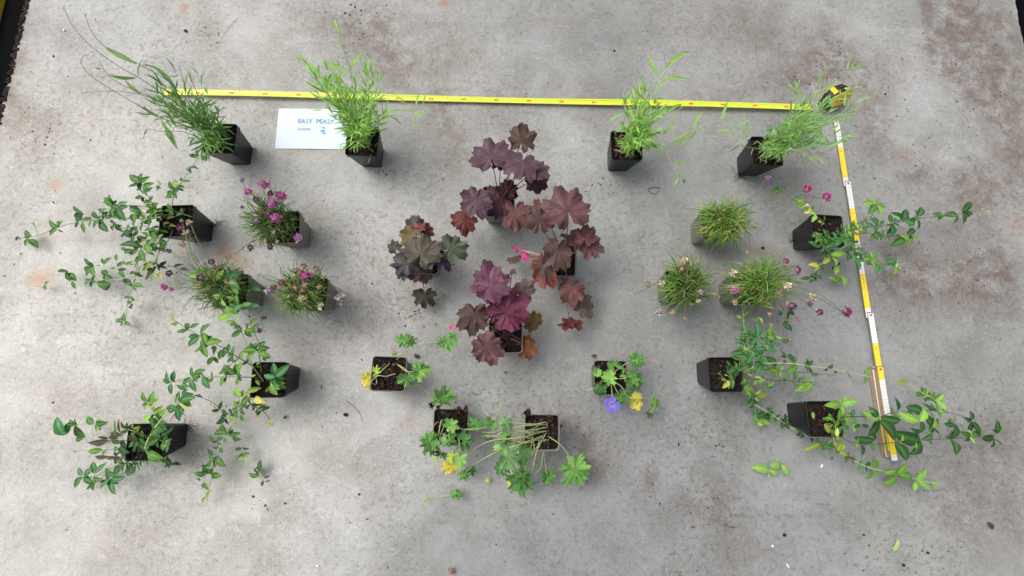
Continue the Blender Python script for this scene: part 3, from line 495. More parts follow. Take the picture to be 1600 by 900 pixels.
mass(k, [(500, 125), (515, 115), (530, 130), (545, 145), (565, 130), (590, 140), (560, 165), (510, 160), (545, 180), (550, 190), (570, 180), (550, 205), (505, 130), (585, 185), (580, 165), (545, 215), (560, 210)], 68, (.11, .25), .046, .0044, CB, sc(150, 180, 100), jit=17)
extra(k, (400, 0, 3), ['480 640 9,455 430 20,440 320 25,400 200 28,374 88 29', '540 610 9,600 545 17,660 510 20,740 515 21,845 490 22', '480 620 9,400 420 19,300 340 21,215 262 21', '520 600 9,560 450 19,570 330 21', '520 620 9,620 530 15,720 520 17,900 560 16'],
 '445 332 508 230 w,434 332 316 284 w,388 150 370 86,392 240 376 165,398 215 390 250,305 347 212 260 w,215 262 194 290 d,656 514 578 562 w,626 545 680 582 w,702 480 652 443,668 470 714 504 w,752 500 782 433 w,780 490 798 428,742 516 798 548 w,746 520 756 592 w,604 400 530 458 w,616 460 602 528 w,552 402 508 348 w,570 382 608 338 w,575 372 570 322,315 516 246 514 w,300 452 256 412 w,440 412 326 434 w,360 340 310 420 w,390 380 370 440 w,300 400 230 380 w,330 470 250 430 w,560 450 530 520 w,500 400 480 480 w,380 330 340 300,490 450 440 400 w', CB, sc(140, 165, 100), lw=.15)
k = potted('bright green slender plant with pale stems trailing right, between the card and the tape case', G_SL, (.334, .600), .013); litter(k, 16)
mass(k, [(1000, 150), (1010, 165), (990, 175), (1020, 195), (1000, 200), (985, 215), (1010, 185), (1022, 170), (1000, 225), (1015, 215), (1030, 215)], 56, (.10, .23), .040, .0048, CB, sc(150, 180, 100), jit=14)
extra(k, (800, 0, 3), ['560 660 9,640 480 17,700 370 20,740 310 21,800 262 22', '570 660 9,620 655 14,740 662 15,850 612 15,960 570 14,1005 530 14', '570 650 9,740 664 13,880 645 13,1040 630 12,1110 570 12', '600 670 9,700 680 13,750 775 11,805 865 8', '540 640 9,600 480 18,590 380 19', '560 640 9,630 480 18,720 450 20,760 420 20', '560 650 9,690 580 15,800 500 17'],
 '690 366 638 250 w,720 326 832 240 w,715 374 832 372 w,680 422 718 358 w,720 332 694 348,642 500 600 436 w,602 472 556 406 w,665 462 718 454,676 522 672 456,525 528 446 572 w,722 530 802 490 w,702 562 616 544 w,706 632 764 568 w,760 622 742 578 w,575 682 568 582 w,850 602 900 522 w,978 558 1012 472 w,986 580 1064 578 w,800 692 756 640 w,960 612 1034 606 w,1060 602 1114 560 w,692 740 702 678 w,768 800 812 822,780 832 756 872 l,780 832 798 868 l,752 756 818 758,840 620 780 690 w,830 650 870 610 w,620 600 560 560 w,880 590 920 630,760 660 830 620 w,640 400 610 450 w,590 380 580 420 w,604 380 618 350,700 400 660 450 w', CB, sc(176, 196, 130), lw=.17, rad=.0013)
k = potted('pale green slender plant leaning right over the black and yellow tape case', G_SL, (.732, .598), .02, roots=(1153, 274)); litter(k, 16)
CD = sc(134, 178, 98)
mass(k, [(1225, 195), (1245, 185), (1265, 180), (1285, 185), (1300, 190), (1290, 205), (1265, 205), (1240, 210), (1215, 210), (1210, 225), (1225, 230), (1255, 225), (1275, 170), (1250, 165), (1300, 215), (1205, 235), (1310, 175), (1260, 150), (1320, 160), (1290, 235), (1240, 170)], 74, (.11, .25), .040, .0040, CD, sc(150, 180, 110), jit=17)
extra(k, (1100, 50, 3.913), ['360 720 9,560 560 19,700 400 23,800 290 26,880 232 27,975 205 28', '370 720 9,640 600 20,800 540 23,880 450 24,1040 345 25', '370 730 9,560 740 15,700 700 18,890 640 20', '380 700 9,540 500 19,560 400 21,520 322 21', '360 690 9,600 480 20,720 370 22,750 220 23', '370 730 9,600 720 14,740 800 16', '360 720 9,230 690 14,180 600 14,175 560 14'],
 '675 322 752 215 w,742 370 840 296 w,878 232 902 162,886 228 978 206,890 232 930 180 l,615 402 518 318 w,576 412 568 358 w,920 432 1030 386 w,1000 372 1044 338,860 452 868 372 w,762 700 890 638 w,690 762 748 818 w,640 747 692 802 w,800 520 880 500 w,820 560 900 545,780 610 830 560 w,870 540 905 560,700 640 720 700 w,220 692 155 735 w,300 705 285 755 w,230 660 270 545,700 480 760 420 w,880 690 920 690,660 470 640 400 w,600 760 610 800 w,840 640 850 690', CD, sc(140, 170, 110), lw=.14)

# ------------------------------------------------------------------ thrift (grassy cushions with round flower heads)
G_TH = 'grassy flowering cushions in grey-brown pots'
FC = {'p': (sc(196, 66, 166), sc(226, 150, 212)), 'm': (sc(176, 40, 130), sc(214, 96, 176)), 'l': (sc(196, 130, 205), sc(225, 175, 225)), 'd': (sc(92, 52, 96), sc(140, 96, 136)), 'u': (sc(150, 112, 130), sc(205, 176, 178)),
      'c': (sc(214, 204, 172), sc(236, 232, 214)), 'b': (sc(150, 108, 84), sc(206, 168, 136)), 'r': (sc(122, 62, 62), sc(160, 100, 86)), 'w': (sc(120, 84, 140), sc(226, 206, 216)), 'v': (sc(132, 50, 110), sc(180, 100, 160))}
def head(k, base, u, v, rpx, key, z, T, stalkcol=None):
    ox, oy, s = T; c = W(ox + u / s, oy + v / s, z / 100); r = max(.0035, rpx / s / 585 * .95)
    d = c - base; hd = math.hypot(d[0], d[1]); mid = base + d * .5 + np.array([U(-.01, .01), U(-.01, .01), .02 + .1 * hd]); pre = c - nrm(np.array([d[0] * .7, d[1] * .7, .03])) * r * 1.5
    mid[2] = max(mid[2], .02); sm = MB(); P = smooth_path([base, mid, pre, c], 16); tube(sm, P, .0009, .0008, sc(112, 130, 84) if stalkcol is None else stalkcol, sides=4)
    st = sm.build('flower_stalk', M_STEM, k.root, k.org)
    mb = MB(); a, b = FC[key]; dead = key in 'cbru'; ax = nrm(c - P[-3] + np.array([0, 0, .006]))
    ref = nrm(np.cross(ax, [.3, .1, .2])); bi = np.cross(ax, ref)
    # papery cup under the head
    th = np.linspace(0, 2 * math.pi, 9)[:-1]; ring = lambda rr, h: c + rr * (np.cos(th)[:, None] * ref + np.sin(th)[:, None] * bi) + h * ax
    mb.grid(np.stack([ring(r * .12, -r * .7), ring(r * .5, -r * .5), ring(r * .62, 0), ring(r * .35, r * .28), ring(r * .03, r * .36)]), sc(196, 184, 152) * (.95 if dead else .7), True)
    n = 34 if not dead else 26
    for i in range(n):
        phi = math.acos(1 - 1.35 * (i + .5) / n); az = i * 2.39996 + U(-.3, .3); o = math.sin(phi) * (math.cos(az) * ref + math.sin(az) * bi) + math.cos(phi) * ax
        B = c + o * r * .4; tip = c + o * r * U(.65, 1.2) + np.array([U(-1, 1), U(-1, 1), U(-1, 1)]) * r * .12; s_ = nrm(np.cross(o, [U(-1, 1), U(-1, 1), U(-1, 1)])) * r * (U(.16, .26) if dead else U(.2, .34))
        mix = U(0, 1) ** (1.2); col = (a * (1 - mix) + b * mix) * U(.8, 1.1); m1 = B * .35 + tip * .65
        if key == 'w' and i % 3 == 0: col = sc(232, 226, 222)
        if key in 'cu' and i % 4 == 0: col = sc(168, 140, 112)
        mb.add([B, m1 + s_, tip + s_ * .5 + o * r * .04, tip - s_ * .5, m1 - s_], [(0, 1, 2), (0, 2, 3), (0, 3, 4)], np.array([col * .8, col, col * 1.08, col * 1.08, col]))
    mb.build('flower_head', M_PETAL, st, k.org, smooth=False)
def tuft(k, cu, cv, rx, ry, n, cols, lean_z=.16, dry=.1):
    lf = MB(); dr = MB()
    for i in range(n):
        a = soilpt(k, .030, .087); ang = U(0, 6.3); rr = math.sqrt(U(0.02, 1)) * U(.85, 1.12)
        if i % 6 == 0: rr *= U(1.15, 1.45)
        up_ = U(0, 1) < .45
        z = lean_z * math.sqrt(max(.05, 1.15 - rr * rr)) * U(.75, 1.1) + .005; z = max(z, .05)
        e = W(cu + rx * rr * math.cos(ang), cv + ry * rr * math.sin(ang), z)
        bl = W(cu, cv, .1); a = a * .75 + np.array([bl[0], bl[1], .088]) * .25
        if up_: a = soilpt(k, .038, .087); e = a + (W(cu, cv, .15) - np.array([*k.org[:2], .15])) * .35 + np.array([U(-.035, .035), U(-.035, .035), U(.03, .06)])
        d = e - a; mid = a + d * .5 + np.array([0, 0, .03 * rr + .008]) + np.array([U(-.010, .010), U(-.010, .010), 0])
        e = e + np.array([U(-.006, .006), U(-.006, .006), -.012 * rr])
        P = smooth_path([a, mid, e], 7); L = np.linalg.norm(d); s = nrm(np.cross(d, [U(-.4, .4), U(-.4, .4), 1])); w = np.array([.8, 1, 1, .95, .8, .5, .08]) * U(.0007, .0013)
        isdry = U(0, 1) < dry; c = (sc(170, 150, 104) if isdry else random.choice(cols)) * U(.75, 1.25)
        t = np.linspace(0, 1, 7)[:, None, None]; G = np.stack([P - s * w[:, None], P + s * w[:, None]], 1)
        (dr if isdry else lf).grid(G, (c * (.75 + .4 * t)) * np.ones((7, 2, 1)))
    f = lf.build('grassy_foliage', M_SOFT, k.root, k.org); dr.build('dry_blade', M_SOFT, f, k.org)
GR1 = [sc(86, 118, 52), sc(104, 138, 60), sc(72, 104, 56), sc(92, 122, 74), sc(62, 92, 54)]
GR2 = [sc(112, 152, 56), sc(130, 166, 70), sc(92, 134, 52), sc(82, 120, 60), sc(140, 172, 84)]
def thrift(label, c, yaw, cu, cv, rx, ry, n, cols, T, heads, dry=.1):
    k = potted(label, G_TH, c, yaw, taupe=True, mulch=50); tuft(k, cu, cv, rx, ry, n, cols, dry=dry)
    for tok in heads.split(','):
        q = tok.split(); u, v, r = float(q[0]), float(q[1]), float(q[2]); key = q[3]; z = float(q[4]) if len(q) > 4 else 15.
        g = W(cu, cv, .1); base = k.org * np.array([1, 1, 0]) * .6 + np.array([g[0], g[1], 0]) * .4 + np.array([U(-.02, .02), U(-.02, .02), .092])
        if len(q) > 6: base = W(T[0] + float(q[5]) / T[2], T[1] + float(q[6]) / T[2], .12)
        head(k, base, u, v, r, key, z, T)
TL, TR = (240, 260, 3.75), (960, 270, 3.6)
thrift('grassy cushion crowded with open pink flowers in a grey-brown pot', (-.59, .335), .06, 414, 343, 54, 56, 640, GR1, TL,
       '645 108 32 p 18,557 150 25 p 17,745 172 28 m 17,692 220 30 p 18,670 275 19 v 16,720 305 32 p 17,605 315 17 l 15,848 420 27 l 13 740 380,600 195 20 d 16,685 470 20 d 12,570 475 20 d 12,515 80 18 w 15,510 290 15 c 13,900 320 16 c 12 800 330,705 385 14 c 15,655 435 12 c 14,725 440 12 c 14,520 240 12 d 14,685 160 20 v 16,715 160 16 l 16,780 385 12 b 11')
thrift('grassy cushion with dark purple heads, bright vine leaves lying across it', (-.705, .160), .05, 342, 446, 62, 54, 640, GR1, TL,
       '340 560 20 d 16,295 570 15 w 15,278 655 27 d 16,95 625 20 d 13,65 705 22 p 12,105 722 14 p 12,170 455 22 b 15,90 495 14 d 12,440 530 17 b 14,425 670 15 b 15,160 360 22 v 14,208 328 17 c 15,190 390 20 c 14,162 318 12 b 14,205 385 10 c 14,355 590 15 r 14,515 620 14 r 12,380 600 14 b 14')
thrift('grassy cushion with one magenta flower among brown and peach dry heads', (-.502, .158), -.03, 468, 455, 58, 56, 640, GR2 + GR1, TL,
       '885 635 32 m 17,880 585 20 r 16,835 610 20 r 16,955 602 19 r 16,995 650 15 b 15,750 680 22 v 15,675 730 27 w 15,705 705 17 v 15,885 700 24 u 16,830 712 19 b 16,875 725 18 u 16,970 708 19 b 16,865 775 19 c 17,978 818 22 c 16 905 690,1090 765 27 w 13,1100 808 16 b 12,645 885 15 d 12 690 800,560 880 8 d 10,790 765 12 c 14,620 960 16 v 11 700 830')
thrift('bright green grassy cushion almost without flowers, in the upper right grey-brown pot', (.579, .378), .04, 1131, 348, 60, 54, 660, GR2, TR,
       '590 265 12 b 15,690 290 14 b 15,535 190 13 b 13', dry=.14)
thrift('grassy cushion with cream and brown dry heads hanging out to its left', (.475, .204), .03, 1068, 444, 54, 58, 600, GR2 + GR1, TR,
       '390 492 26 c 17,380 540 22 r 16,265 620 22 c 14,190 628 18 r 12,90 688 17 c 8,480 670 17 w 15,470 722 13 c 14,567 688 22 b 13,675 725 19 u 12,253 785 22 w 12,330 785 20 u 12,395 818 15 u 11,410 500 14 b 16')
thrift('widest grassy cushion, purple and cream heads leaning out to its right', (.654, .203), .0, 1190, 440, 72, 54, 760, GR2, TR,
       '665 565 21 c 15,680 660 23 p 14,968 635 26 c 15,925 675 20 b 14,965 497 19 v 14,1028 547 26 v 14,1115 705 25 c 13,1098 740 17 v 12,1002 748 23 d 13,975 730 18 u 13,1040 822 16 u 10,1155 785 22 v 11,875 795 23 u 11,885 855 18 u 9,1300 780 32 v 10,745 445 6 c 12,860 25 17 p 12 700 190,1083 92 29 m 14 900 200,1190 138 29 m 14 720 180,990 945 17 u 8,960 930 10 b 8,985 770 15 d 12,1310 800 16 d 9')

# ------------------------------------------------------------------ coral bells (big lobed purple leaves)
G_HE = 'purple-leaved plants grouped in the middle'
HC = {'pu': (sc(98, 78, 90), sc(74, 48, 60)), 'pb': (sc(106, 80, 82), sc(80, 50, 54)), 'br': (sc(96, 80, 73), sc(64, 46, 44)), 'mp': (sc(110, 74, 94), sc(70, 34, 56)), 'mg': (sc(108, 54, 78), sc(140, 78, 104)), 'ma': (sc(76, 46, 54), sc(54, 26, 34)),
      'c': (sc(92, 36, 48), sc(62, 18, 30)), 'r': (sc(104, 60, 56), sc(84, 34, 36)), 'u': (sc(112, 78, 78), sc(82, 48, 50)), 'or': (sc(136, 94, 60), sc(102, 58, 42)), 'ol': (sc(112, 104, 60), sc(92, 72, 48)), 'gb': (sc(110, 96, 86), sc(82, 62, 58)),
      'gg': (sc(98, 94, 78), sc(66, 46, 48)), 'gp': (sc(86, 80, 80), sc(54, 38, 44)), 'g2': (sc(82, 94, 76), sc(108, 114, 94)), 'dp': (sc(78, 64, 88), sc(46, 34, 50)), 'dg': (sc(68, 72, 58), sc(46, 44, 38)), 'pk': (sc(146, 88, 96), sc(110, 56, 66)),
      'h': (sc(196, 72, 140), sc(222, 140, 180)), 'dk': (sc(86, 66, 66), sc(58, 40, 42)), 'pg': (sc(96, 84, 80), sc(70, 48, 56))}
C8, C9, C5, C6 = (580, 180, 3.103), (580, 380, 4.092), (610, 320, 5), (700, 400, 5)
def coral(label, c, yaw, leaves, extra_stems=()):
    k = potted(label, G_HE, c, yaw, taupe=True, mulch=70)
    for L in leaves:
        T, ax, ay, tx, ty, z, key = L[:7]; o = L[7] if len(L) > 7 else {}
        A = W(T[0] + ax / T[2], T[1] + ay / T[2], z / 100); E_ = W(T[0] + tx / T[2], T[1] + ty / T[2], (z + o.get('dz', U(-1.2, .6))) / 100)
        col, vein = HC[key]; s0 = soilpt(k, .012); 
        s0 = s0 * .8 + np.array([A[0], A[1], s0[2]]) * .2 if np.linalg.norm(A[:2] - s0[:2]) < .08 else s0
        mid = s0 * .45 + A * .55; mid[2] = max(mid[2], s0[2] * .4 + A[2] * .6) + .012
        mb = MB(); palmate(mb, A, E_, col * ((U(.66, .82) if key != 'h' else .8) * np.array([1.05, .90, .88]) if key[0] != 'g' else U(.66, .8)), vein * .75, lobes=o.get('lobes', 7), depth=o.get('depth', .25), teeth=3, tdep=.07, dpow=2.6, span=o.get('span', 2.9), cup=o.get('cup', U(-.12, .0)), ruff=o.get('ruff', U(.07, .15)), puff=o.get('puff', .022), tilt=o.get('tilt', (U(-.18, .18), U(-.18, .18))), edge=o.get('edge'), base_w=o.get('bw', .46), wf=o.get('wf', .86), vs_=.62, mottle=.22)
        lf = mb.build('leaf', M_PURPLE, k.root, k.org)
        st = MB(); tube(st, smooth_path([s0, mid, A - np.array([0, 0, .001])], 12), .0013, .0011, sc(112, 70, 78) if key not in ('h',) else sc(206, 178, 160), sides=5); st.build('leaf_stalk', M_STEM, lf, k.org)
    return k
coral('purple and maroon lobed leaves of the backmost plant in the middle cluster', (-.02, .424), .02, [
 (C8, 583, 208, 562, 104, 22, 'pu', {'wf': 1.0}), (C8, 728, 128, 744, 36, 20, 'br', {'cup': -.05, 'wf': 0.8}), (C8, 735, 222, 706, 320, 23, 'pu', {'wf': 0.95}), (C8, 800, 262, 866, 296, 21, 'pu'), (C8, 690, 215, 665, 240, 21, 'pu'), (C8, 628, 215, 624, 276, 17, 'c'), (C8, 802, 312, 812, 396, 17, 'ma', {'wf': 0.9}),
 (C8, 650, 376, 686, 318, 15, 'ma'), (C8, 625, 405, 612, 500, 16, 'ma', {'ruff': .1, 'wf': 0.66}), (C8, 600, 400, 566, 340, 14, 'ma'), (C8, 510, 408, 470, 505, 20, 'pu', {'wf': 0.95}), (C8, 530, 400, 575, 360, 18, 'pu'), (C8, 456, 505, 448, 588, 13, 'r'), (C8, 440, 500, 376, 488, 11, 'r'), (C8, 697, 470, 702, 585, 16, 'u', {'wf': 0.78}), (C8, 655, 350, 710, 400, 13, 'c')])
coral('greenish grey lobed leaves of the leftmost plant in the middle cluster', (-.217, .262), .0, [
 (C5, 232, 388, 272, 212, 18, 'gg', {'ruff': .1}), (C5, 250, 380, 405, 300, 17.5, 'gg'), (C5, 205, 370, 105, 285, 17, 'gg'), (C5, 138, 460, -30, 470, 17, 'gp', {'wf': 0.7}), (C5, 120, 480, 90, 615, 15.5, 'gp', {'wf': 0.72}), (C5, 110, 430, 80, 330, 15, 'gp'), (C5, 468, 345, 630, 300, 16.5, 'g2'),
 (C5, 400, 418, 470, 520, 16, 'dp', {'ruff': .12, 'wf': 0.8}), (C5, 395, 410, 340, 480, 15.5, 'dp'), (C5, 240, 398, 242, 505, 15.5, 'ol'), (C5, 262, 520, 270, 625, 10, 'pg', {'ruff': .1}), (C5, 210, 540, 190, 620, 9, 'pk'), (C5, 180, 240, 60, 220, 13, 'ol'), (C5, 190, 160, 110, 110, 12, 'gp'), (C5, 190, 160, 225, 70, 11.5, 'gp'),
 (C5, 230, 175, 270, 140, 13, 'pk'), (C5, 270, 200, 350, 240, 11, 'u'), (C5, 40, 340, 5, 270, 11, 'dg'), (C5, 268, 700, 262, 822, 4, 'dg', {'ruff': .14, 'depth': .35})])
coral('brownish lobed leaves over a square pot rim, rightmost plant of the middle cluster', (.149, .267), .0, [
 (C8, 955, 468, 900, 336, 22, 'pb', {'cup': -.08, 'wf': 1.0}), (C8, 815, 515, 800, 398, 17, 'dk', {'edge': sc(110, 62, 50), 'wf': 0.66}), (C8, 850, 500, 885, 540, 15, 'dk'), (C8, 1035, 600, 1040, 522, 17, 'u', {'wf': 0.75}), (C8, 1015, 598, 925, 566, 15, 'dk', {'tilt': (.2, .7)}), (C8, 1055, 625, 1100, 702, 16, 'pb', {'wf': 0.8}),
 (C8, 905, 655, 892, 780, 17, 'br', {'ruff': .13, 'puff': .05, 'wf': 0.72}), (C8, 842, 730, 828, 852, 13, 'dk', {'edge': sc(140, 60, 44), 'wf': 0.66}), (C8, 838, 735, 800, 760, 12.5, 'dk', {'wf': .6}), (C9, 1285, 282, 1290, 405, 11, 'u', {'wf': 0.8}), (C9, 1350, 410, 1408, 312, 8, 'gb', {'tilt': (.9, .5)}), (C9, 1268, 505, 1180, 530, 8, 'r', {'tilt': (.1, 1.8)}), (C9, 1268, 505, 1368, 510, 8, 'r', {'tilt': (.1, 1.6)}),
 (C9, 966, 50, 884, 14, 12, 'h', {'tilt': (.6, 1.1), 'lobes': 3, 'span': .95, 'bw': .6}), (C9, 962, 44, 1000, 120, 12, 'h', {'tilt': (-1.3, -.3), 'lobes': 3, 'span': .95, 'bw': .6}), (C9, 925, 98, 850, 108, 7, 'gb', {'tilt': (0, 1.2)})])
coral('pink-purple, magenta, brown and orange lobed leaves, front plant of the middle cluster', (.009, .061), .03, [
 (C6, 328, 240, 496, 150, 20, 'mp', {'cup': -.1}), (C6, 320, 235, 305, 40, 19.5, 'mp'), (C6, 330, 250, 400, 385, 19.5, 'mp', {'bw': .5}), (C6, 310, 240, 180, 200, 19, 'mp', {'bw': .5}), (C6, 445, 440, 640, 320, 17.5, 'mg', {'ruff': .14, 'puff': .06}), (C6, 440, 445, 480, 570, 17, 'mg', {'ruff': .12, 'puff': .055}), (C6, 430, 425, 310, 395, 16.5, 'mg', {'bw': .5}), (C6, 470, 440, 620, 500, 17, 'mg'),
 (C6, 205, 455, 190, 640, 16, 'br', {'wf': 0.9}), (C6, 220, 455, 330, 480, 15.5, 'br', {'bw': .5}), (C6, 292, 705, 450, 770, 17, 'pb', {'cup': -.06}), (C6, 290, 700, 250, 860, 16.5, 'pb', {'bw': .5}), (C6, 300, 690, 310, 580, 16.5, 'pb', {'bw': .5}), (C6, 604, 700, 650, 815, 9, 'or'), (C6, 600, 690, 530, 740, 8.5, 'or', {'bw': .5}), (C6, 610, 680, 640, 610, 8.5, 'or'),
 (C6, 660, 515, 735, 450, 9, 'ol'), (C6, 655, 520, 640, 600, 8.5, 'ol'), (C6, 585, 275, 680, 190, 13, 'gb'), (C6, 590, 270, 690, 290, 12.5, 'gb'), (C6, 360, 560, 350, 600, 12, 'ol'), (C6, 355, 490, 385, 470, 14, 'pk', {'tilt': (1, .3)}), (C6, 350, 500, 335, 475, 14, 'pk', {'tilt': (-1, .3)}), (C6, 500, 120, 530, 135, 18, 'dk')])

# ------------------------------------------------------------------ geraniums (cut leaves on thin stalks)
G_GE = 'small cut-leaved plants in square grey-brown pots along the front'
KC = {'': (sc(104, 154, 76), sc(142, 182, 110)), 'd': (sc(80, 128, 66), sc(116, 158, 92)), 'l': (sc(136, 186, 92), sc(172, 210, 128)), 'y': (sc(214, 202, 78), sc(226, 220, 136)), 'o': (sc(172, 196, 84), sc(202, 216, 124)), 'g': (sc(128, 168, 112), sc(166, 196, 144)), 'b': (sc(112, 70, 56), sc(82, 50, 42))}
TG = (560, 500, 3.0); TN = (900, 520, 6.0)
def gera(label, c, yaw, T, leaves, stems, curls=0):
    k = potted(label, G_GE, c, yaw, taupe=True, mulch=190)
    for cx, cy, tx, ty, z, key in leaves:
        tx, ty = cx + (tx - cx) * 1.13, cy + (ty - cy) * 1.13; tip = W(T[0] + tx / T[2], T[1] + ty / T[2], (z + U(-1, .8)) / 100); ctr = W(T[0] + cx / T[2], T[1] + cy / T[2], z / 100); col, vein = KC[key]
        mb = MB(); palmate(mb, ctr, tip, col * U(.9, 1.1), vein, lobes=random.choice([5, 5, 7]), depth=U(.36, .48) if key not in ('l', 'g', 'y') else U(.22, .36), dpow=1.7, teeth=3.0, tdep=.17, span=U(2.15, 2.7), cup=U(-.25, .2), ruff=U(.06, .16), puff=.04, tilt=(U(-.55, .55), U(-.55, .55)), na=140, nr=8, base_w=.7, vs_=.5)
        lf = mb.build('leaf', M_SOFT, k.root, k.org)
    for s in stems:
        S, px = parse_path(T, s, 24); mb = MB(); tube(mb, S, .0013, .0009, sc(176, 190, 132) * U(.8, 1.05), sides=5); mb.build('leaf_stalk', M_STEM, k.root, k.org)
    if 'many pale stalks' in label:
        for i in range(16):
            a0 = soilpt(k, .022, .09); e = W(U(735, 795), U(652, 705), U(.08, .13)) if i < 11 else W(U(800, 835), U(735, 760), U(.02, .06)); e = a0 + (e - a0) * U(.5, .95)
            mb = MB(); tube(mb, smooth_path([a0, (a0 + e) / 2 + np.array([U(-.01, .01), U(-.01, .01), .025]), e], 14), .0012, .0008, sc(176, 184, 128) * U(.75, 1.05), sides=5); mb.build('leaf_stalk', M_STEM, k.root, k.org)
    if curls:
        for u, v in curls:
            mb = MB()
            for _ in range(2):
                q = W(T[0] + u / T[2], T[1] + v / T[2], .098); palmate(mb, q, q + np.array([U(-.008, .008), U(-.008, .008), U(-.003, .006)]), sc(92, 68, 56), sc(72, 52, 44), lobes=5, depth=.5, teeth=2, cup=.9, ruff=.5, tilt=(U(-.5, .5), U(-.5, .5)), na=50, nr=5)
            mb.build('withered_leaf', M_PURPLE, k.soil, k.org)
    return k
gera('small cut-leaved plant with yellow leaves at its left rim, leftmost front square pot', (-.285, -.042), -.015, TG, [
 (225, 265, 222, 312, 13, ''), (205, 280, 180, 290, 12, 'd'), (282, 238, 332, 232, 12, 'l'), (290, 245, 305, 200, 12, ''), (212, 98, 200, 62, 12, ''), (235, 95, 275, 106, 11, ''), (395, 105, 365, 95, 10, ''), (420, 100, 440, 145, 11, ''), (430, 85, 462, 66, 11, ''), (392, 370, 400, 308, 8, ''), (392, 365, 425, 330, 8, ''), (390, 375, 365, 350, 7.5, ''), (170, 155, 182, 165, 11, ''), (48, 275, 26, 310, 8, 'y'), (45, 270, 50, 240, 9, 'y'), (80, 242, 105, 226, 10, 'o'), (45, 300, 45, 334, 7, 'y')],
 ['180 185 9,250 130 12,360 107 10,400 105 10', '160 160 9,170 125 11,212 100 12', '190 210 9,230 240 11,260 282 10,350 358 7,390 370 8', '180 250 9,130 264 10.5,92 262 11,60 290 9', '150 200 9,100 245 11,60 265 9', '180 205 9,225 240 11,282 240 12', '90 260 10,60 290 12,85 300 10,80 260 9', '230 315 11,250 312 10,275 305 9', '430 90 11,448 60 12,450 30 13'])
k = gera('cut-leaved plant with dark green and bright yellow leaves below its square pot', (-.122, -.168), .005, TG, [
 (332, 572, 284, 560, 13, ''), (335, 575, 345, 636, 13, 'd'), (340, 570, 372, 530, 13, ''), (425, 562, 460, 575, 14, ''), (415, 560, 392, 590, 13, 'g'), (435, 495, 470, 505, 14, 'l'), (430, 490, 412, 465, 13, ''), (488, 565, 530, 540, 12, 'd'), (490, 575, 520, 605, 11, 'd'), (470, 650, 510, 670, 11, 'l'), (440, 640, 418, 620, 11, 'o'), (440, 645, 440, 670, 10, 'y'), (430, 690, 392, 706, 8, 'y'), (432, 688, 470, 685, 8, 'y'), (360, 645, 372, 660, 9, 'o'), (395, 640, 400, 615, 9, 'd'), (545, 490, 555, 450, 12, 'd'), (548, 495, 530, 520, 11, '')],
 ['400 490 9,370 480 12,352 500 13', '410 480 9,390 470 13,375 540 13', '420 500 9,500 512 12,560 510 13,600 500 13', '400 500 9,380 560 12,385 640 10', '430 500 9,425 530 13,425 560 14', '430 510 9,470 560 12,470 640 11'], curls=[(345, 400), (370, 408), (500, 415), (470, 425), (380, 620)])
k = gera('cut-leaved plant with many pale stalks spraying left from its square pot', (.106, -.177), .0, TG, [
 (690, 480, 700, 445, 16, 'g'), (695, 490, 720, 520, 15, 'g'), (600, 490, 610, 455, 13, 'd'), (692, 560, 705, 595, 12, 'd'), (690, 545, 665, 520, 13, ''), (605, 548, 598, 572, 10, 'd'), (700, 640, 750, 690, 12, 'g'), (690, 640, 660, 620, 12, 'l'), (655, 605, 640, 580, 12, 'l'), (668, 690, 655, 725, 8, 'd'), (675, 690, 685, 728, 7, 'd'), (765, 610, 800, 650, 11, 'd'), (760, 610, 735, 560, 11, ''), (770, 655, 740, 680, 10, 'd'), (765, 735, 775, 690, 9, ''), (765, 745, 798, 790, 8, 'd'), (760, 745, 770, 828, 7, 'd'), (760, 745, 730, 750, 8, 'd'),
 (888, 738, 925, 730, 5, ''), (885, 735, 855, 740, 5, 'd'), (885, 740, 880, 775, 5, 'd'), (1016, 700, 1050, 785, 7, ''), (1016, 700, 1090, 690, 7, 'l'), (1016, 702, 975, 740, 7, ''), (722, 772, 700, 760, 5, 'y'), (725, 775, 748, 800, 5, 'y'), (490, 722, 470, 735, 5, 'l'), (492, 725, 515, 750, 4.5, ''), (530, 700, 520, 680, 5, 'd'), (530, 705, 540, 728, 4, 'd'), (465, 815, 488, 822, 3, ''), (462, 812, 445, 838, 3, ''), (320, 850, 305, 848, 2, 'o'), (600, 750, 615, 760, 1.5, 'o'), (540, 570, 550, 562, 9, 'l'), (640, 500, 620, 480, 13, '')],
 ['885 490 9,800 490 14,700 508 13,600 492 12,520 512 10', '880 500 9,790 525 13,700 510 13,620 528 11,560 520 9', '880 520 9,750 552 14,640 562 12,570 588 10,505 642 7', '875 540 9,740 588 12,640 622 9,540 680 7,500 722 5,458 808 2,345 836 1.5,318 850 2', '890 545 9,950 588 11,1000 660 9,1016 700 7', '870 560 9,862 650 8,850 700 6,790 748 5,765 745 8', '885 500 9,880 480 12,820 488 14,700 480 16', '640 462 12,670 400 12,650 370 11,640 340 10', '640 465 12,600 440 11,585 400 10', '870 550 9,800 640 10,760 640 11,715 636 12', '870 540 9,780 570 11,690 560 12', '880 560 9,800 600 9,770 640 10', '890 560 9,870 620 7,885 735 5', '700 500 14,650 540 12,605 550 10', '670 400 12,690 402 11,680 420 10', '650 370 11,665 385 11,670 378 10', '880 530 9,830 600 7,790 700 4,780 760 3', '870 520 9,850 640 6,840 700 3'], curls=[(785, 435), (795, 430), (950, 500), (900, 460)])
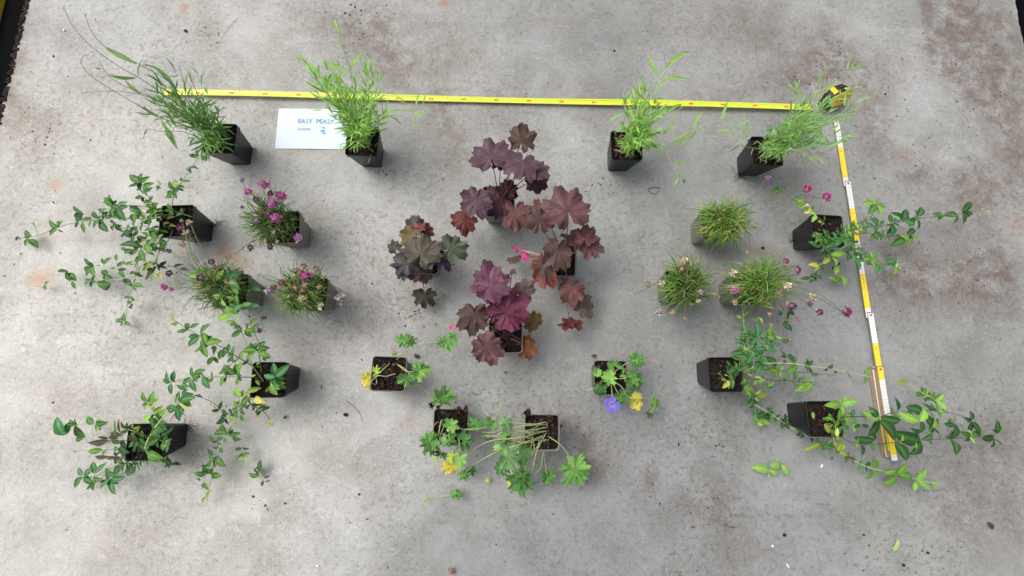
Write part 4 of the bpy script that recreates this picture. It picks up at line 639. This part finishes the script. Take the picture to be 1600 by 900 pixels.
k = gera('small cut-leaved plant with one violet-blue five-petalled flower', (.281, -.039), -.005, TN, [
 (360, 310, 350, 240, 14, ''), (350, 310, 300, 290, 13, 'l'), (315, 410, 250, 370, 15, 'l'), (315, 420, 360, 480, 15, 'l'), (200, 360, 190, 320, 12, ''), (200, 370, 230, 410, 12, 'l'), (575, 250, 640, 210, 12, ''), (570, 260, 520, 320, 12, 'd'), (575, 250, 520, 210, 12, ''), (530, 400, 500, 350, 14, ''), (530, 420, 600, 440, 14, ''), (540, 430, 560, 520, 13, 'd'), (430, 590, 370, 560, 12, ''), (430, 590, 470, 680, 11, 'd'), (560, 490, 600, 530, 11, 'd'), (490, 540, 510, 570, 12, ''), (220, 520, 280, 560, 11, 'd'), (220, 520, 170, 540, 11, 'd'), (430, 340, 450, 310, 13, 'l'), (560, 620, 605, 570, 11, 'y'), (565, 640, 515, 700, 10, 'y'), (558, 640, 600, 660, 10, 'y'), (235, 450, 230, 475, 10, 'y'), (745, 650, 740, 592, 6, 'l'), (740, 660, 785, 640, 6, ''), (735, 670, 695, 690, 5, ''), (700, 752, 660, 785, 4, 'd'), (90, 545, 80, 560, 8, 'l'), (450, 420, 470, 390, 13, 'l')],
 ['300 420 9,420 500 12,480 590 12,560 640 11', '560 640 10,620 690 8,690 745 5', '690 745 5,735 700 6,742 655 6', '320 400 9,450 300 12,570 255 12', '330 420 9,430 430 13,530 410 14', '250 480 9,150 520 9,95 548 8', '650 230 12,690 275 10,690 200 12,690 160 13', '340 450 9,380 540 12,430 590 12', '330 480 9,340 600 12,330 665 14'])
fb = MB()
c0 = W(900 + 332 / 6, 520 + 668 / 6, .145)
for a_ in (78, 150, 200, 275, 345):
    a = math.radians(a_); dr = np.array([math.cos(a), math.sin(a), .12]); R = .0212 * (1.08 if a_ in (275, 345) else .95)
    dr = nrm(dr); up = np.array([0, 0, 1.]); s = nrm(np.cross(up, dr)); up = np.cross(dr, s); q = np.linspace(0, 1, 14); v = np.linspace(-1, 1, 9); w = R * np.maximum(.07, .385 * np.sqrt(np.clip(1 - ((q - .61) / .40) ** 2, 0, 1)))
    q2 = q[:, None] * (1 - .03 * (v[None] ** 2) * q[:, None])
    P = c0 + (q2 * R)[..., None] * dr + (v[None] * w[:, None])[..., None] * s + (.10 * R * np.sin(q * 3)[:, None] + .05 * R * np.abs(v)[None] + 0 * q2)[..., None] * up
    t = q[:, None, None]; vein = (np.abs(np.sin(v * 7)) > .93)[None, :, None] * .3
    col = sc(226, 216, 240) * (1 - np.clip(t * 2.8, 0, 1)) + sc(132, 116, 216) * np.clip(t * 2.8, 0, 1); fb.grid(P, col * (1 - vein * .5) * (.95 + .1 * rng.random((14, 9, 1))))
fl = fb.build('flower', M_PETAL, k.root, k.org)
sb = MB()
for i in range(9): a = i * .7; tube(sb, [c0, c0 + np.array([math.cos(a) * .0025, math.sin(a) * .0025, .005])], .0003, .0006, sc(232, 226, 236), sc(120, 100, 150), sides=4)
sb.build('stamen', M_PETAL, fl, k.org)
# small pink bloom on the leftmost one
for o in list(C.objects):
    if o.get('label', '').startswith('small cut-leaved plant with yellow leaves at'):
        org = np.array(o.location); mb = MB(); q = W(708, 512, .13)
        for i in range(5): a = math.radians(-90 + U(-50, 50)); palmate(mb, q + np.array([0, -.004, 0]), q + np.array([math.cos(a + 3.1) * .008, .009, U(-.004, .006)]), sc(222, 130, 158), sc(236, 190, 200), lobes=3, depth=.2, teeth=2, span=1.2, tilt=(U(-.8, .8), U(-.8, .8)), na=30, nr=5)
        mb.build('flower', M_PETAL, o, org)

# ------------------------------------------------------------------ text helper
def glyph_mesh(txt, size, bold=0.0):
    cu = bpy.data.curves.new('t', 'FONT'); cu.body = txt; cu.size = size; cu.align_x = 'CENTER'; cu.align_y = 'CENTER'; cu.offset = bold; cu.resolution_u = 2; cu.fill_mode = 'FRONT'
    o = bpy.data.objects.new('t', cu); C.objects.link(o); dg = bpy.context.evaluated_depsgraph_get(); me = bpy.data.meshes.new_from_object(o.evaluated_get(dg))
    V = np.array([v.co[:] for v in me.vertices]); F = [tuple(p.vertices) for p in me.polygons]; bpy.data.objects.remove(o); bpy.data.meshes.remove(me); return V, F
GL = {}
def text(mb, txt, size, pos, ang, col, bold=0.0):
    key = (txt, size, bold)
    if key not in GL: GL[key] = glyph_mesh(txt, size, bold)
    V, F = GL[key]
    if len(V): mb.add(V @ rz(ang).T + pos, F, col)

# ------------------------------------------------------------------ steel tape with its case
TP = lambda s, z=0: np.array([-.83675 + (s - .2) * math.cos(.01187), .77527 + (s - .2) * math.sin(.01187), z])    # s = metres along the tape
org = TP(1.98); root = empty('measuring_tape', org); tag(root, 'yellow steel tape pulled out along the back row from its black and yellow case', 'tape measure')
s_ = np.linspace(-.002, 1.985, 160); v_ = np.linspace(-1, 1, 7); nt = np.array([-math.sin(.01187), math.cos(.01187), 0]); mb = MB()
zc = .007 + .0025 * np.sin(s_ * 5) + .004 * (s_ / 2)
blade = np.array([[TP(s) + nt * .0094 * v + np.array([0, 0, zc[i] + .0022 * v * v + .001 * math.sin(s * 9 + v)]) for v in v_] for i, s in enumerate(s_)])
mb.grid(blade, sc(226, 232, 66)); bl = mb.build('blade', plain('tape_yellow', sc(208, 220, 62), .35, 0, 40, .04, .5), root, org)
md = bl.modifiers.new('thick', 'SOLIDIFY'); md.thickness = .0005
mk = MB(); zat = lambda s, v: .007 + .0025 * math.sin(s * 5) + .004 * s / 2 + .0022 * v * v + .001 * math.sin(s * 9 + v) + .0005
for i in range(1, 198):
    s = i / 100
    L = .0045 if i % 5 else .008
    for sg in (1,):
        mk.box(TP(s) + nt * sg * (.0092 - L / 2) + np.array([0, 0, zat(s, sg * (.0092 - L / 2) / .0094)]), (.00035, L / 2, .0001), rz(.01187), sc(40, 40, 30))
    mk.box(TP(s - .005) + nt * .0082 + np.array([0, 0, zat(s, .88)]), (.0003, .0012, .0001), rz(.01187), sc(40, 40, 30))
    mk.box(TP(s) - nt * .0078 + np.array([0, 0, zat(s, -.83)]), (.0003, .0018, .0001), rz(.01187), sc(40, 40, 30))
    if i % 10:
        text(mk, str(i), .0062 if i < 100 else .0048, TP(s - .0005) - nt * .0018 + np.array([0, 0, zat(s, -.15)]), .01187, sc(60, 64, 30) if i % 5 else sc(40, 40, 30))
mk.build('printed_scale', M_INK, bl, org, smooth=False)
rd = MB(); wt = MB()
for i in range(10, 198, 10):
    s = i / 100; z = zat(s, -.2); rd.box(TP(s) - nt * .002 + np.array([0, 0, z + .0002]), (.0068, .0052, .0001), rz(.01187), sc(214, 96, 50)); text(wt, str(i), .0068 if i < 100 else .0055, TP(s) - nt * .002 + np.array([0, 0, z + .0005]), .01187, sc(240, 226, 150))
rdo = rd.build('decimetre_mark', M_INK, bl, org, smooth=False); wt.build('number', M_INK, rdo, org, smooth=False)
# case: standing rounded body
ca = math.radians(22); cc = W(1304, 163, .008); cc = np.array([cc[0] - .002, cc[1] - .004, 0]); Rc = rz(ca) @ np.array(Matrix.Rotation(math.radians(-26), 3, 'X')) * 1.1; cc = cc + np.array([-.008, .004, .012])
def case_part(prof_s, y0, y1, col, name, matr, par, inset=0.0):
    mb = MB(); n = 40; pts = []
    for i in range(n):
        a = i / n * 2 * math.pi; ct, st = math.cos(a), math.sin(a); e = .62
        x = .034 * prof_s * abs(ct) ** e * (1 if ct > 0 else -1); z = .0245 + .0235 * prof_s * abs(st) ** e * (1 if st > 0 else -1)
        if st > 0: z -= .006 * (x / .034) ** 2; 
        pts.append((x, z))
    pts = np.array(pts); rings = []
    for y, sc_ in ((y0, .90), (y0 + .0025 * (1 if y1 > y0 else -1), 1), (y1 - .0025 * (1 if y1 > y0 else -1), 1), (y1, .90)):
        q = (pts - [0, .0245]) * sc_ + [0, .0245]; rings.append(np.column_stack([q[:, 0], np.full(n, y), q[:, 1]]))
    G = np.array(rings) @ Rc.T + cc; mb.grid(G, col, True)
    for r, rev in ((G[0], False), (G[-1], True)): mb.add(np.vstack([r, r.mean(0)]), [((i + 1) % n, i, n) if not rev else (i, (i + 1) % n, n) for i in range(n)], col)
    return mb.build(name, matr, par, org)
M_BLK = plain('black_rubber', sc(34, 36, 40), .55, .3, 500, .15); M_YEL = plain('case_yellow', sc(236, 184, 20), .4, 0, 80, .06)
case = case_part(1.0, -.016, .016, sc(34, 36, 40), 'case', M_BLK, root)
case_part(.88, -.0192, -.0165, (1, 1, 1), 'side_plate', M_YEL, case); case_part(.82, .0182, .0165, (1, 1, 1), 'side_plate', M_YEL, case)
def patch(x0, x1, y0, y1, name, skew=0.):
    mb = MB(); xs = np.linspace(x0, x1, 8); ys = np.linspace(y0, y1, 5); G = np.zeros((8, 5, 3))
    for i, x in enumerate(xs):
        for j, y in enumerate(ys):
            X = x + skew * (y - y0); tt = min(1, abs(X) / .034); zz = .0245 + .0235 * max(0, (1 - tt ** (2 / .62))) ** (.62 / 2) - .006 * tt * tt + .0007; G[i, j] = (X, y, zz)
    mb.grid(G @ Rc.T + cc, (1, 1, 1)); mb.build(name, M_YEL, case, org)
patch(-.025, -.014, -.011, .0125, 'yellow_stripe', .12)
patch(.004, .028, -.0135, -.006, 'yellow_stripe', .1)
for x in (.000, .006, .012, .018):
    rb = MB(); tt = x / .034; rb.box(Rc @ np.array([x, .005, .0245 + .0235 * (1 - tt ** 3.2) ** .31 - .006 * tt * tt + .0004]) + cc, (.0012, .008, .0009), Rc @ rz(.15), (1, 1, 1)); rb.build('grip_rib', M_BLK, case, org)
hk = MB(); hk.box(Rc @ np.array([-.0355, 0, .010]) + cc, (.003, .0125, .006), Rc, sc(40, 42, 44)); hk.build('blade_mouth', M_BLK, case, org)
sc_ = MB(); q = Rc @ np.array([.004, -.0192, .024]) + cc
for i in range(1): sc_.box(q, (.005, .0006, .005), Rc, sc(50, 50, 50))
sc_.build('side_screw', M_BLK, case, org)

# ------------------------------------------------------------------ folding ruler
RA = -1.52617; RP = lambda s, z=0: np.array([1.02637 + (s - .086) * math.cos(RA), .67043 + (s - .086) * math.sin(RA), z])
org = RP(.45); root = empty('folding_ruler', org); tag(root, 'yellow and white wooden folding ruler opened down the right side', 'folding ruler')
M_RW = plain('ruler_white', sc(226, 224, 222), .55, .1, 120, .06); M_RY = plain('ruler_yellow', sc(250, 214, 10), .5, .1, 120, .05); M_WOOD = plain('worn_wood', sc(148, 130, 104), .8, .4, 260, .4); M_MET = plain('joint_metal', sc(120, 112, 104), .35, .1, 300, .2)
nr_ = np.array([-math.sin(RA), math.cos(RA), 0]); dirn = np.array([math.cos(RA), math.sin(RA), 0])
joints = [0, .202, .404, .600, .806, 1.02]; bounds = [0, .086, .186, .286, .386, .486, .586, .686, .786, .886, .986]
for li, (a, b) in enumerate(zip([0, .198, .398, .598, .70], [.212, .412, .612, .72, 1.008])):
    pass
LK = [(0, .212), (.196, .412), (.396, .612), (.596, .812 - .1), ]
zl = [.0045, .0080, .0115, .0150, .0215]
spans = [(0, .212), (.196, .414), (.398, .612), (.596, .742), (.726, 1.0)]
spans = [(0, .214), (.198, .414), (.398, .614), (.598, .765), (.750, 1.0)]
for li, ((a, b), z) in enumerate(zip(spans, zl)):
    off = nr_ * (.0015 if li % 2 else -.0015); slope = 0
    wd = MB(); c = RP((a + b) / 2, z - .0008) + off; wd.box(c, ((b - a) / 2, .0078, .0014), rz(RA), (1, 1, 1)); link = wd.build('ruler_link', M_WOOD, root, org, smooth=False)
    bs = [x for x in bounds if a < x < b]; ed = [a] + bs + [b]
    for e0, e1 in zip(ed[:-1], ed[1:]):
        idx = sum(1 for x in bounds[1:] if x <= (e0 + e1) / 2); ye = idx % 2 == 1
        if e1 > .975 and e0 > .9: ye = False
        pm = MB(); pm.box(RP((e0 + e1) / 2, z + .0010) + off, ((e1 - e0) / 2 - .0001, .0077, .0005), rz(RA), (1, 1, 1)); fp = pm.build('yellow_face' if ye else 'white_face', M_RY if ye else M_RW, link, org, smooth=False)
        tk = MB()
        for cm in range(int(math.ceil(e0 * 100)) , int(e1 * 100) + 1):
            s = cm / 100
            if not (e0 + .003 < s < e1 - .003): continue
            for sg in (-1, 1): tk.box(RP(s, z + .0016) + off + nr_ * sg * .006, (.00022, .0016, .00008), rz(RA), sc(140, 146, 170))
            text(tk, str(100 - cm), .0058, RP(s, z + .0017) + off, RA + math.pi, sc(160, 170, 196) if cm % 10 else sc(190, 60, 50))
        tk.build('printed_scale', M_INK, link, org, smooth=False)
    if li:
        jm = MB(); th = np.linspace(0, 2 * math.pi, 15)[:-1]; c = RP(a + .008, z + .0016) + off
        jm.grid(np.stack([np.stack([c + np.array([math.cos(t) * r, math.sin(t) * r, h]) for t in th]) for r, h in ((.0036, 0), (.0034, .0006), (.0001, .0008))]), (1, 1, 1), True); jm.build('joint_pin', M_MET, link, org)
        cb = MB(); cb.box(RP(a + .001, z + .0012) + off, (.0012, .0079, .0009), rz(RA), (1, 1, 1)); cb.build('end_cap', M_MET, link, org, smooth=False)
# the links still folded, a leaning stack under and beside the last one
for i in range(5):
    fan = nr_ * (-.0030 - .0022 * i) ; z = .0185 - .0036 * i; st = RP(.750 + .004 * (i % 2), 0) ; a0 = .752 + .003 * (i % 2); b0 = .992 - .004 * (i % 2)
    wd = MB(); rot = rz(RA + .006 * (i - 2)); wd.box(RP((a0 + b0) / 2, z - .0008) + fan, ((b0 - a0) / 2, .0078, .0013), rot, (1, 1, 1)); link = wd.build('ruler_link', M_WOOD, root, org, smooth=False)
    for e0, e1, ye in ((a0, .886, 0), (.886, .975, i in (0, 2)), (.975, b0, 0)):
        pm = MB(); pm.box(RP((e0 + e1) / 2, z + .0008) + fan, ((e1 - e0) / 2, .0077, .0004), rot, (1, 1, 1)); pm.build('yellow_face' if ye else 'white_face', M_RY if ye else (M_RW if i == 2 else M_WOOD), link, org, smooth=False)
    cb = MB(); cb.box(RP(a0 + .004, z + .0012) + fan, (.003, .0079, .0007), rot, (1, 1, 1)); cb.build('end_cap', M_MET, link, org, smooth=False)

# ------------------------------------------------------------------ printed card
org = W(489, 202, 0); root = None
TLc, BLc = W(436, 170), W(430, 232.5); yd = nrm(TLc - BLc); hc = np.linalg.norm(TLc - BLc); xd = np.array([yd[1], -yd[0], 0]); wc = .212
mb = MB(); nx, ny = 22, 14
G = np.array([[BLc + xd * wc * i / (nx - 1) + yd * hc * j / (ny - 1) + np.array([0, 0, .0012 + .0012 * math.sin(i / (nx - 1) * 3.1)]) for j in range(ny)] for i in range(nx)])
mb.grid(G, (1, 1, 1)); card = mb.build('printed_card', plain('card_paper', sc(206, 218, 238), .6, 0, 30, .01), None, None)
tag(card, 'white printed card reading EASY PEASY lying under the slender plant beside the tape', 'card')
cang = math.atan2(xd[1], xd[0]); mb = MB(); zc_ = .0036
text(mb, 'EASY  PEASY', .0195, W(494, 190.6) * [1, 1, 0] + [0, 0, zc_], cang, sc(112, 160, 186), .0001); mb.build('title_lettering', M_INK, card, smooth=False)
mb = MB(); text(mb, 'BORDER', .0105, W(475.5, 202.8) * [1, 1, 0] + [0, 0, zc_], cang, sc(166, 186, 204), .0002); mb.build('subtitle_lettering', M_INK, card, smooth=False)
mb = MB()
for u, v, a, b, c, an in ((505, 199.2, .004, .0012, sc(150, 200, 190), .2), (504.5, 205.5, .0082, .0018, sc(86, 164, 180), .03), (506.8, 200.8, .0028, .0014, sc(90, 130, 130), .7), (504, 202.6, .006, .0024, sc(176, 224, 228), .1), (507.4, 209.0, .003, .0026, sc(84, 134, 168), .3), (503, 208.4, .004, .0018, sc(190, 226, 224), .1), (500.6, 198, .0016, .003, sc(178, 200, 196), .2)):
    p = W(u, v) * [1, 1, 0] + [0, 0, zc_]; th = np.linspace(0, 6.283, 15)[:-1]; mb.add(np.array([p + rz(an + cang) @ np.array([math.cos(t) * a, math.sin(t) * b, 0]) for t in th]), [tuple(range(14))], c)
mb.build('emblem', M_INK, card, smooth=False)

# ------------------------------------------------------------------ loose things on the floor
sp = MB(); T = (1150, 570, 3.5556); S, _ = parse_path(T, '180 600 1,185 585 1.4,215 562 1.6,252 550 1.2'); tube(sp, S, .0011, .0008, sc(140, 170, 90)); org = S[0] * [1, 1, 0]
sprig = sp.build('fallen_sprig', M_STEM, None, None); tag(sprig, 'loose light green leafy sprig lying on the floor below the bottom right pot', 'sprig'); lf = MB()
for tok in ('182 590 84 570 w', '182 590 238 606 w', '182 556 250 546 w', '252 555 290 616 w', '180 600 178 634'):
    q = tok.split(); a, b, c, d = map(float, q[:4]); blade_leaf(lf, W(T[0] + a / T[2], T[1] + b / T[2], .011), W(T[0] + c / T[2], T[1] + d / T[2], .008), .55 if 'w' in tok else .3, sc(132, 176, 84), sc(176, 206, 126), arch=.1)
lf.build('leaf', M_GLOSS, sprig)
def lone(label, u, v, L, ang, col, rib, name='fallen_leaf', cat='leaf', wr=.55, z=.004, group=None, arch=.12):
    mb = MB(); c = W(u, v, z); d = np.array([math.cos(ang), math.sin(ang), 0]) * L / 2; blade_leaf(mb, c - d, c + d, wr, col, rib, arch=arch, tilt=.25)
    o = mb.build(name, M_SOFT, None); tag(o, label, cat, group); return o
mb = MB(); c = W(1398, 852, .004); pts = np.array([[-.012, -.006, .003], [-.007, -.001, .006], [.001, .008, .004], [.006, .017, .003], [.010, .012, .006], [.009, -.002, .004], [.001, -.012, .002], [-.005, -.014, .001], [0, 0, .007]]); mb.add(pts + c, [(i, (i + 1) % 8, 8) for i in range(8)], np.array([sc(178, 212, 140) * U(.9, 1.08) for _ in range(9)]))
tag(mb.build('leaf_fragment', M_SOFT), 'torn pale green leaf piece on the bare floor at bottom right', 'leaf')
lone('dark oval dead leaf on the floor near the right edge', 1548, 821, .022, -.9, sc(74, 70, 66), sc(60, 56, 54), wr=.6)
lone('small dark green leaf on the floor right of the centre left pot', 446, 652, .013, .9, sc(60, 84, 58), sc(80, 104, 76))
lone('small brown curled leaf at the bottom edge of the floor', 706, 891, .022, -.3, sc(142, 116, 104), sc(120, 96, 84), wr=.7, arch=.3)
lone('tiny brown dead leaf beside the upper corner of the blue-flowered pot', 928, 556, .016, .2, sc(112, 74, 54), sc(90, 62, 50), wr=.6, arch=.3)
lone('two-tone brown shrivelled leaf right of the leftmost front square pot', 651, 556, .016, 2.2, sc(84, 66, 62), sc(70, 56, 50), wr=.8, arch=.3)
lone('thin dead leaf lying by the curled tendril under the back row', 1068, 283, .012, 1.0, sc(78, 78, 62), sc(70, 70, 60), wr=.3)
mb = MB(); th = np.linspace(0, 6.0, 26); c = W(1021, 297, .004); P = np.array([c + np.array([math.cos(t) * .017 + .002 * math.sin(3 * t), math.sin(t) * .0095 + .002 * math.cos(2 * t), .002 + .002 * math.sin(t * 2)]) for t in th]); tube(mb, P, .0011, .0006, sc(66, 72, 58)); tag(mb.build('curled_tendril', M_STEM), 'dark curled loop of stem on the floor below the back row', 'tendril')
def strand(label, pts, col, r=.0007, z=.002, name='dry_stem', cat='stem', T=(0, 0, 1)):
    mb = MB(); P = smooth_path([W(T[0] + u / T[2], T[1] + v / T[2], z + r) for u, v in pts], 18); tube(mb, P, r, r * .6, col, sides=5); o = mb.build(name, M_STEM); tag(o, label, cat); return o
strand('long grey curved dry stalk on the floor left of the front square pots', [(541, 626), (553, 636), (562, 646), (566, 659)], sc(110, 108, 104))
strand('pale straw-coloured stick just above the lower left grassy cushion', [(268, 398.5), (280, 400), (296, 401)], sc(214, 206, 150), .0014, .003)
strand('short pale bent dry stalk on the floor between the pink thrift pots', [(498, 371), (494, 374), (492, 379), (495, 386)], sc(178, 176, 160), .0009)
strand('faint thin dry stem on the floor near the top left', [(372, 27), (358, 42), (348, 56), (343, 68)], sc(132, 130, 124), .0005)
strand('pale thin stick on the floor behind the tape case', [(1305, 60), (1305, 74)], sc(196, 188, 160), .0006)
strand('short dark twig on the floor below the blue-flowered pot', [(502, 601), (502, 608)], sc(70, 60, 56), .0012)
strand('dark thin twig with a curl on the floor at bottom centre right', [(1132, 820), (1140, 823), (1152, 825)], sc(60, 54, 52), .0008)
for i, (u, v, lab) in enumerate(((1284, 728, 'tiny white chip on the floor below the bottom right pot'), (1231, 884, 'white elongated chip at the bottom of the floor'), (1146, 533, None), (1207, 853, 'white speck on the floor at lower right'), (100, 47, 'white pebble near the dark gap at top left'), (496, 884, 'pale chip near the bottom edge left of centre'))):
    if lab is None: continue
    mb = MB(); mb.box(W(u, v, .0025), (.0045 if i < 2 else .003, .0018, .0014), rz(1.1 + i), sc(226, 226, 222)); tag(mb.build('white_chip', M_INK, smooth=False), lab, 'chip')
# bigger dark bits of soil as things
bits = [(1226, 836, 5.0, 'round dark soil crumb below the loose sprig', ), (1350, 836, 3, 'dark soil crumb above the torn leaf piece'), (1450, 864, 4, 'round dark crumb right of the torn leaf piece'), (1412, 883, 4.5, 'long dark crumb below the torn leaf piece'), (540, 648, 6, 'dark brown clod beside the grey curved stalk'), (290, 48, 5, 'dark crumb at the top edge left of the slender plant'), (960, 79, 3.5, 'black crumb behind the purple cluster at the top'), (1192, 387, 5, 'dark crumb left of the upper ruler vine pot'), (186, 775, 3, None)]
for u, v, r, lab in bits:
    if not lab: continue
    mb = MB(); c = W(u, v, .003); r = r / 1250; n, m = 6, 8
    G = np.array([[c + r * np.array([math.sin(p) * math.cos(t) * 1.3, math.sin(p) * math.sin(t), math.cos(p) * .7]) * U(.8, 1.2) for t in np.linspace(0, 6.283, m + 1)[:-1]] for p in np.linspace(.05, 3.09, n)]); mb.grid(G, sc(50, 40, 36), True)
    tag(mb.build('soil_crumb', M_MULCH, smooth=False), lab, 'soil crumb')
mb = MB()
def crumb(x, y, r, col):
    n = 5; th = np.sort(rng.random(n) * 6.283); top = np.array([x, y, r * .8 + .0006]); ring = np.array([[x + r * math.cos(t) * U(.6, 1.5), y + r * math.sin(t) * U(.6, 1.3), .0006] for t in th]); mb.add(np.vstack([ring, top]), [(i, (i + 1) % n, n) for i in range(n)], col)
DK = [sc(72, 62, 56), sc(90, 78, 70), sc(60, 52, 48), sc(104, 90, 80), sc(36, 32, 31)]
for _ in range(620): crumb(U(-1.45, 1.6), U(-.6, 1.25), abs(random.gauss(0, .0011)) + .0006, random.choice(DK))
for u, v, sx, sy, n in ((1125, 800, 22, 18, 22), (1075, 790, 22, 14, 24), (915, 700, 26, 36, 60), (1018, 750, 5, 10, 12), (600, 272, 14, 5, 30), (960, 285, 30, 10, 50), (650, 490, 18, 12, 40), (325, 55, 14, 10, 30), (1130, 690, 20, 10, 25), (410, 790, 10, 6, 14), (780, 803, 10, 5, 8), (1480, 120, 60, 50, 120), (1290, 110, 30, 40, 80), (575, 40, 40, 30, 60), (1390, 260, 60, 40, 50), (1400, 870, 70, 16, 40), (60, 200, 30, 60, 50), (1440, 420, 60, 30, 60), (300, 600, 200, 200, 60), (705, 620, 20, 12, 16)):
    for _ in range(n): p = W(u + random.gauss(0, sx), v + random.gauss(0, sy)); crumb(p[0], p[1], abs(random.gauss(0, .0013)) + .0007, random.choice(DK))
for _ in range(70): crumb(U(-1.45, 1.6), U(-.6, 1.25), U(.0007, .0016), sc(214, 210, 202))
tag(mb.build('soil_specks', M_MULCH, smooth=False), 'fine dark soil specks scattered over the concrete', 'soil specks', kind='stuff')

# ------------------------------------------------------------------ what lies beyond the slab edges
mb = MB(); mb.box((SX0 - .062, 1.0, -.032), (.03, 2.2, .012), None, (1, 1, 1)); o = mb.build('rubber_strip', plain('black_strip', sc(9, 11, 10), .95, .5, 60, .3, .05), smooth=False); tag(o, 'dull black strip running along the left edge of the concrete', 'strip')
mb = MB(); mb.box((SX0 - .112, 1.0, -.02), (.016, 2.2, .02), None, (1, 1, 1)); o = mb.build('yellow_kerb_rail', plain('yellow_paint', sc(190, 160, 40), .6, .3, 60, .2), smooth=False); tag(o, 'yellow painted rail in the far top left corner', 'rail')
mb = MB(); mb.box((SX1 + .06, 1.0, -.032), (.04, 2.2, .012), None, (1, 1, 1)); o = mb.build('rubber_strip', plain('black_strip_b', sc(9, 8, 10), .95, .5, 60, .3, .05), smooth=False); tag(o, 'dark strip along the right edge of the concrete at top right', 'strip')
mb = MB()
for _ in range(500):
    y = U(.4, 1.4); x = SX0 + random.choice([1, 1, 1, .2]) * (-abs(random.gauss(0, .012))) + .004; z = -.05 if x < SX0 - .004 else .001
    A = np.array(Matrix.Rotation(U(0, 6.3), 3, 'Z') @ Matrix.Rotation(U(-.7, .7), 3, 'X')); mb.box((x, y, z + U(.0, .02) * (z < 0)), (U(.002, .008), U(.0015, .005), .0012), A, random.choice([sc(46, 36, 32), sc(30, 25, 24), sc(66, 54, 46), sc(36, 30, 28), sc(40, 34, 32), sc(56, 44, 38)]))
tag(mb.build('gap_litter', M_MULCH, smooth=False), 'soil crumbs and leaf litter filling the gap at the left edge', 'litter', kind='stuff')
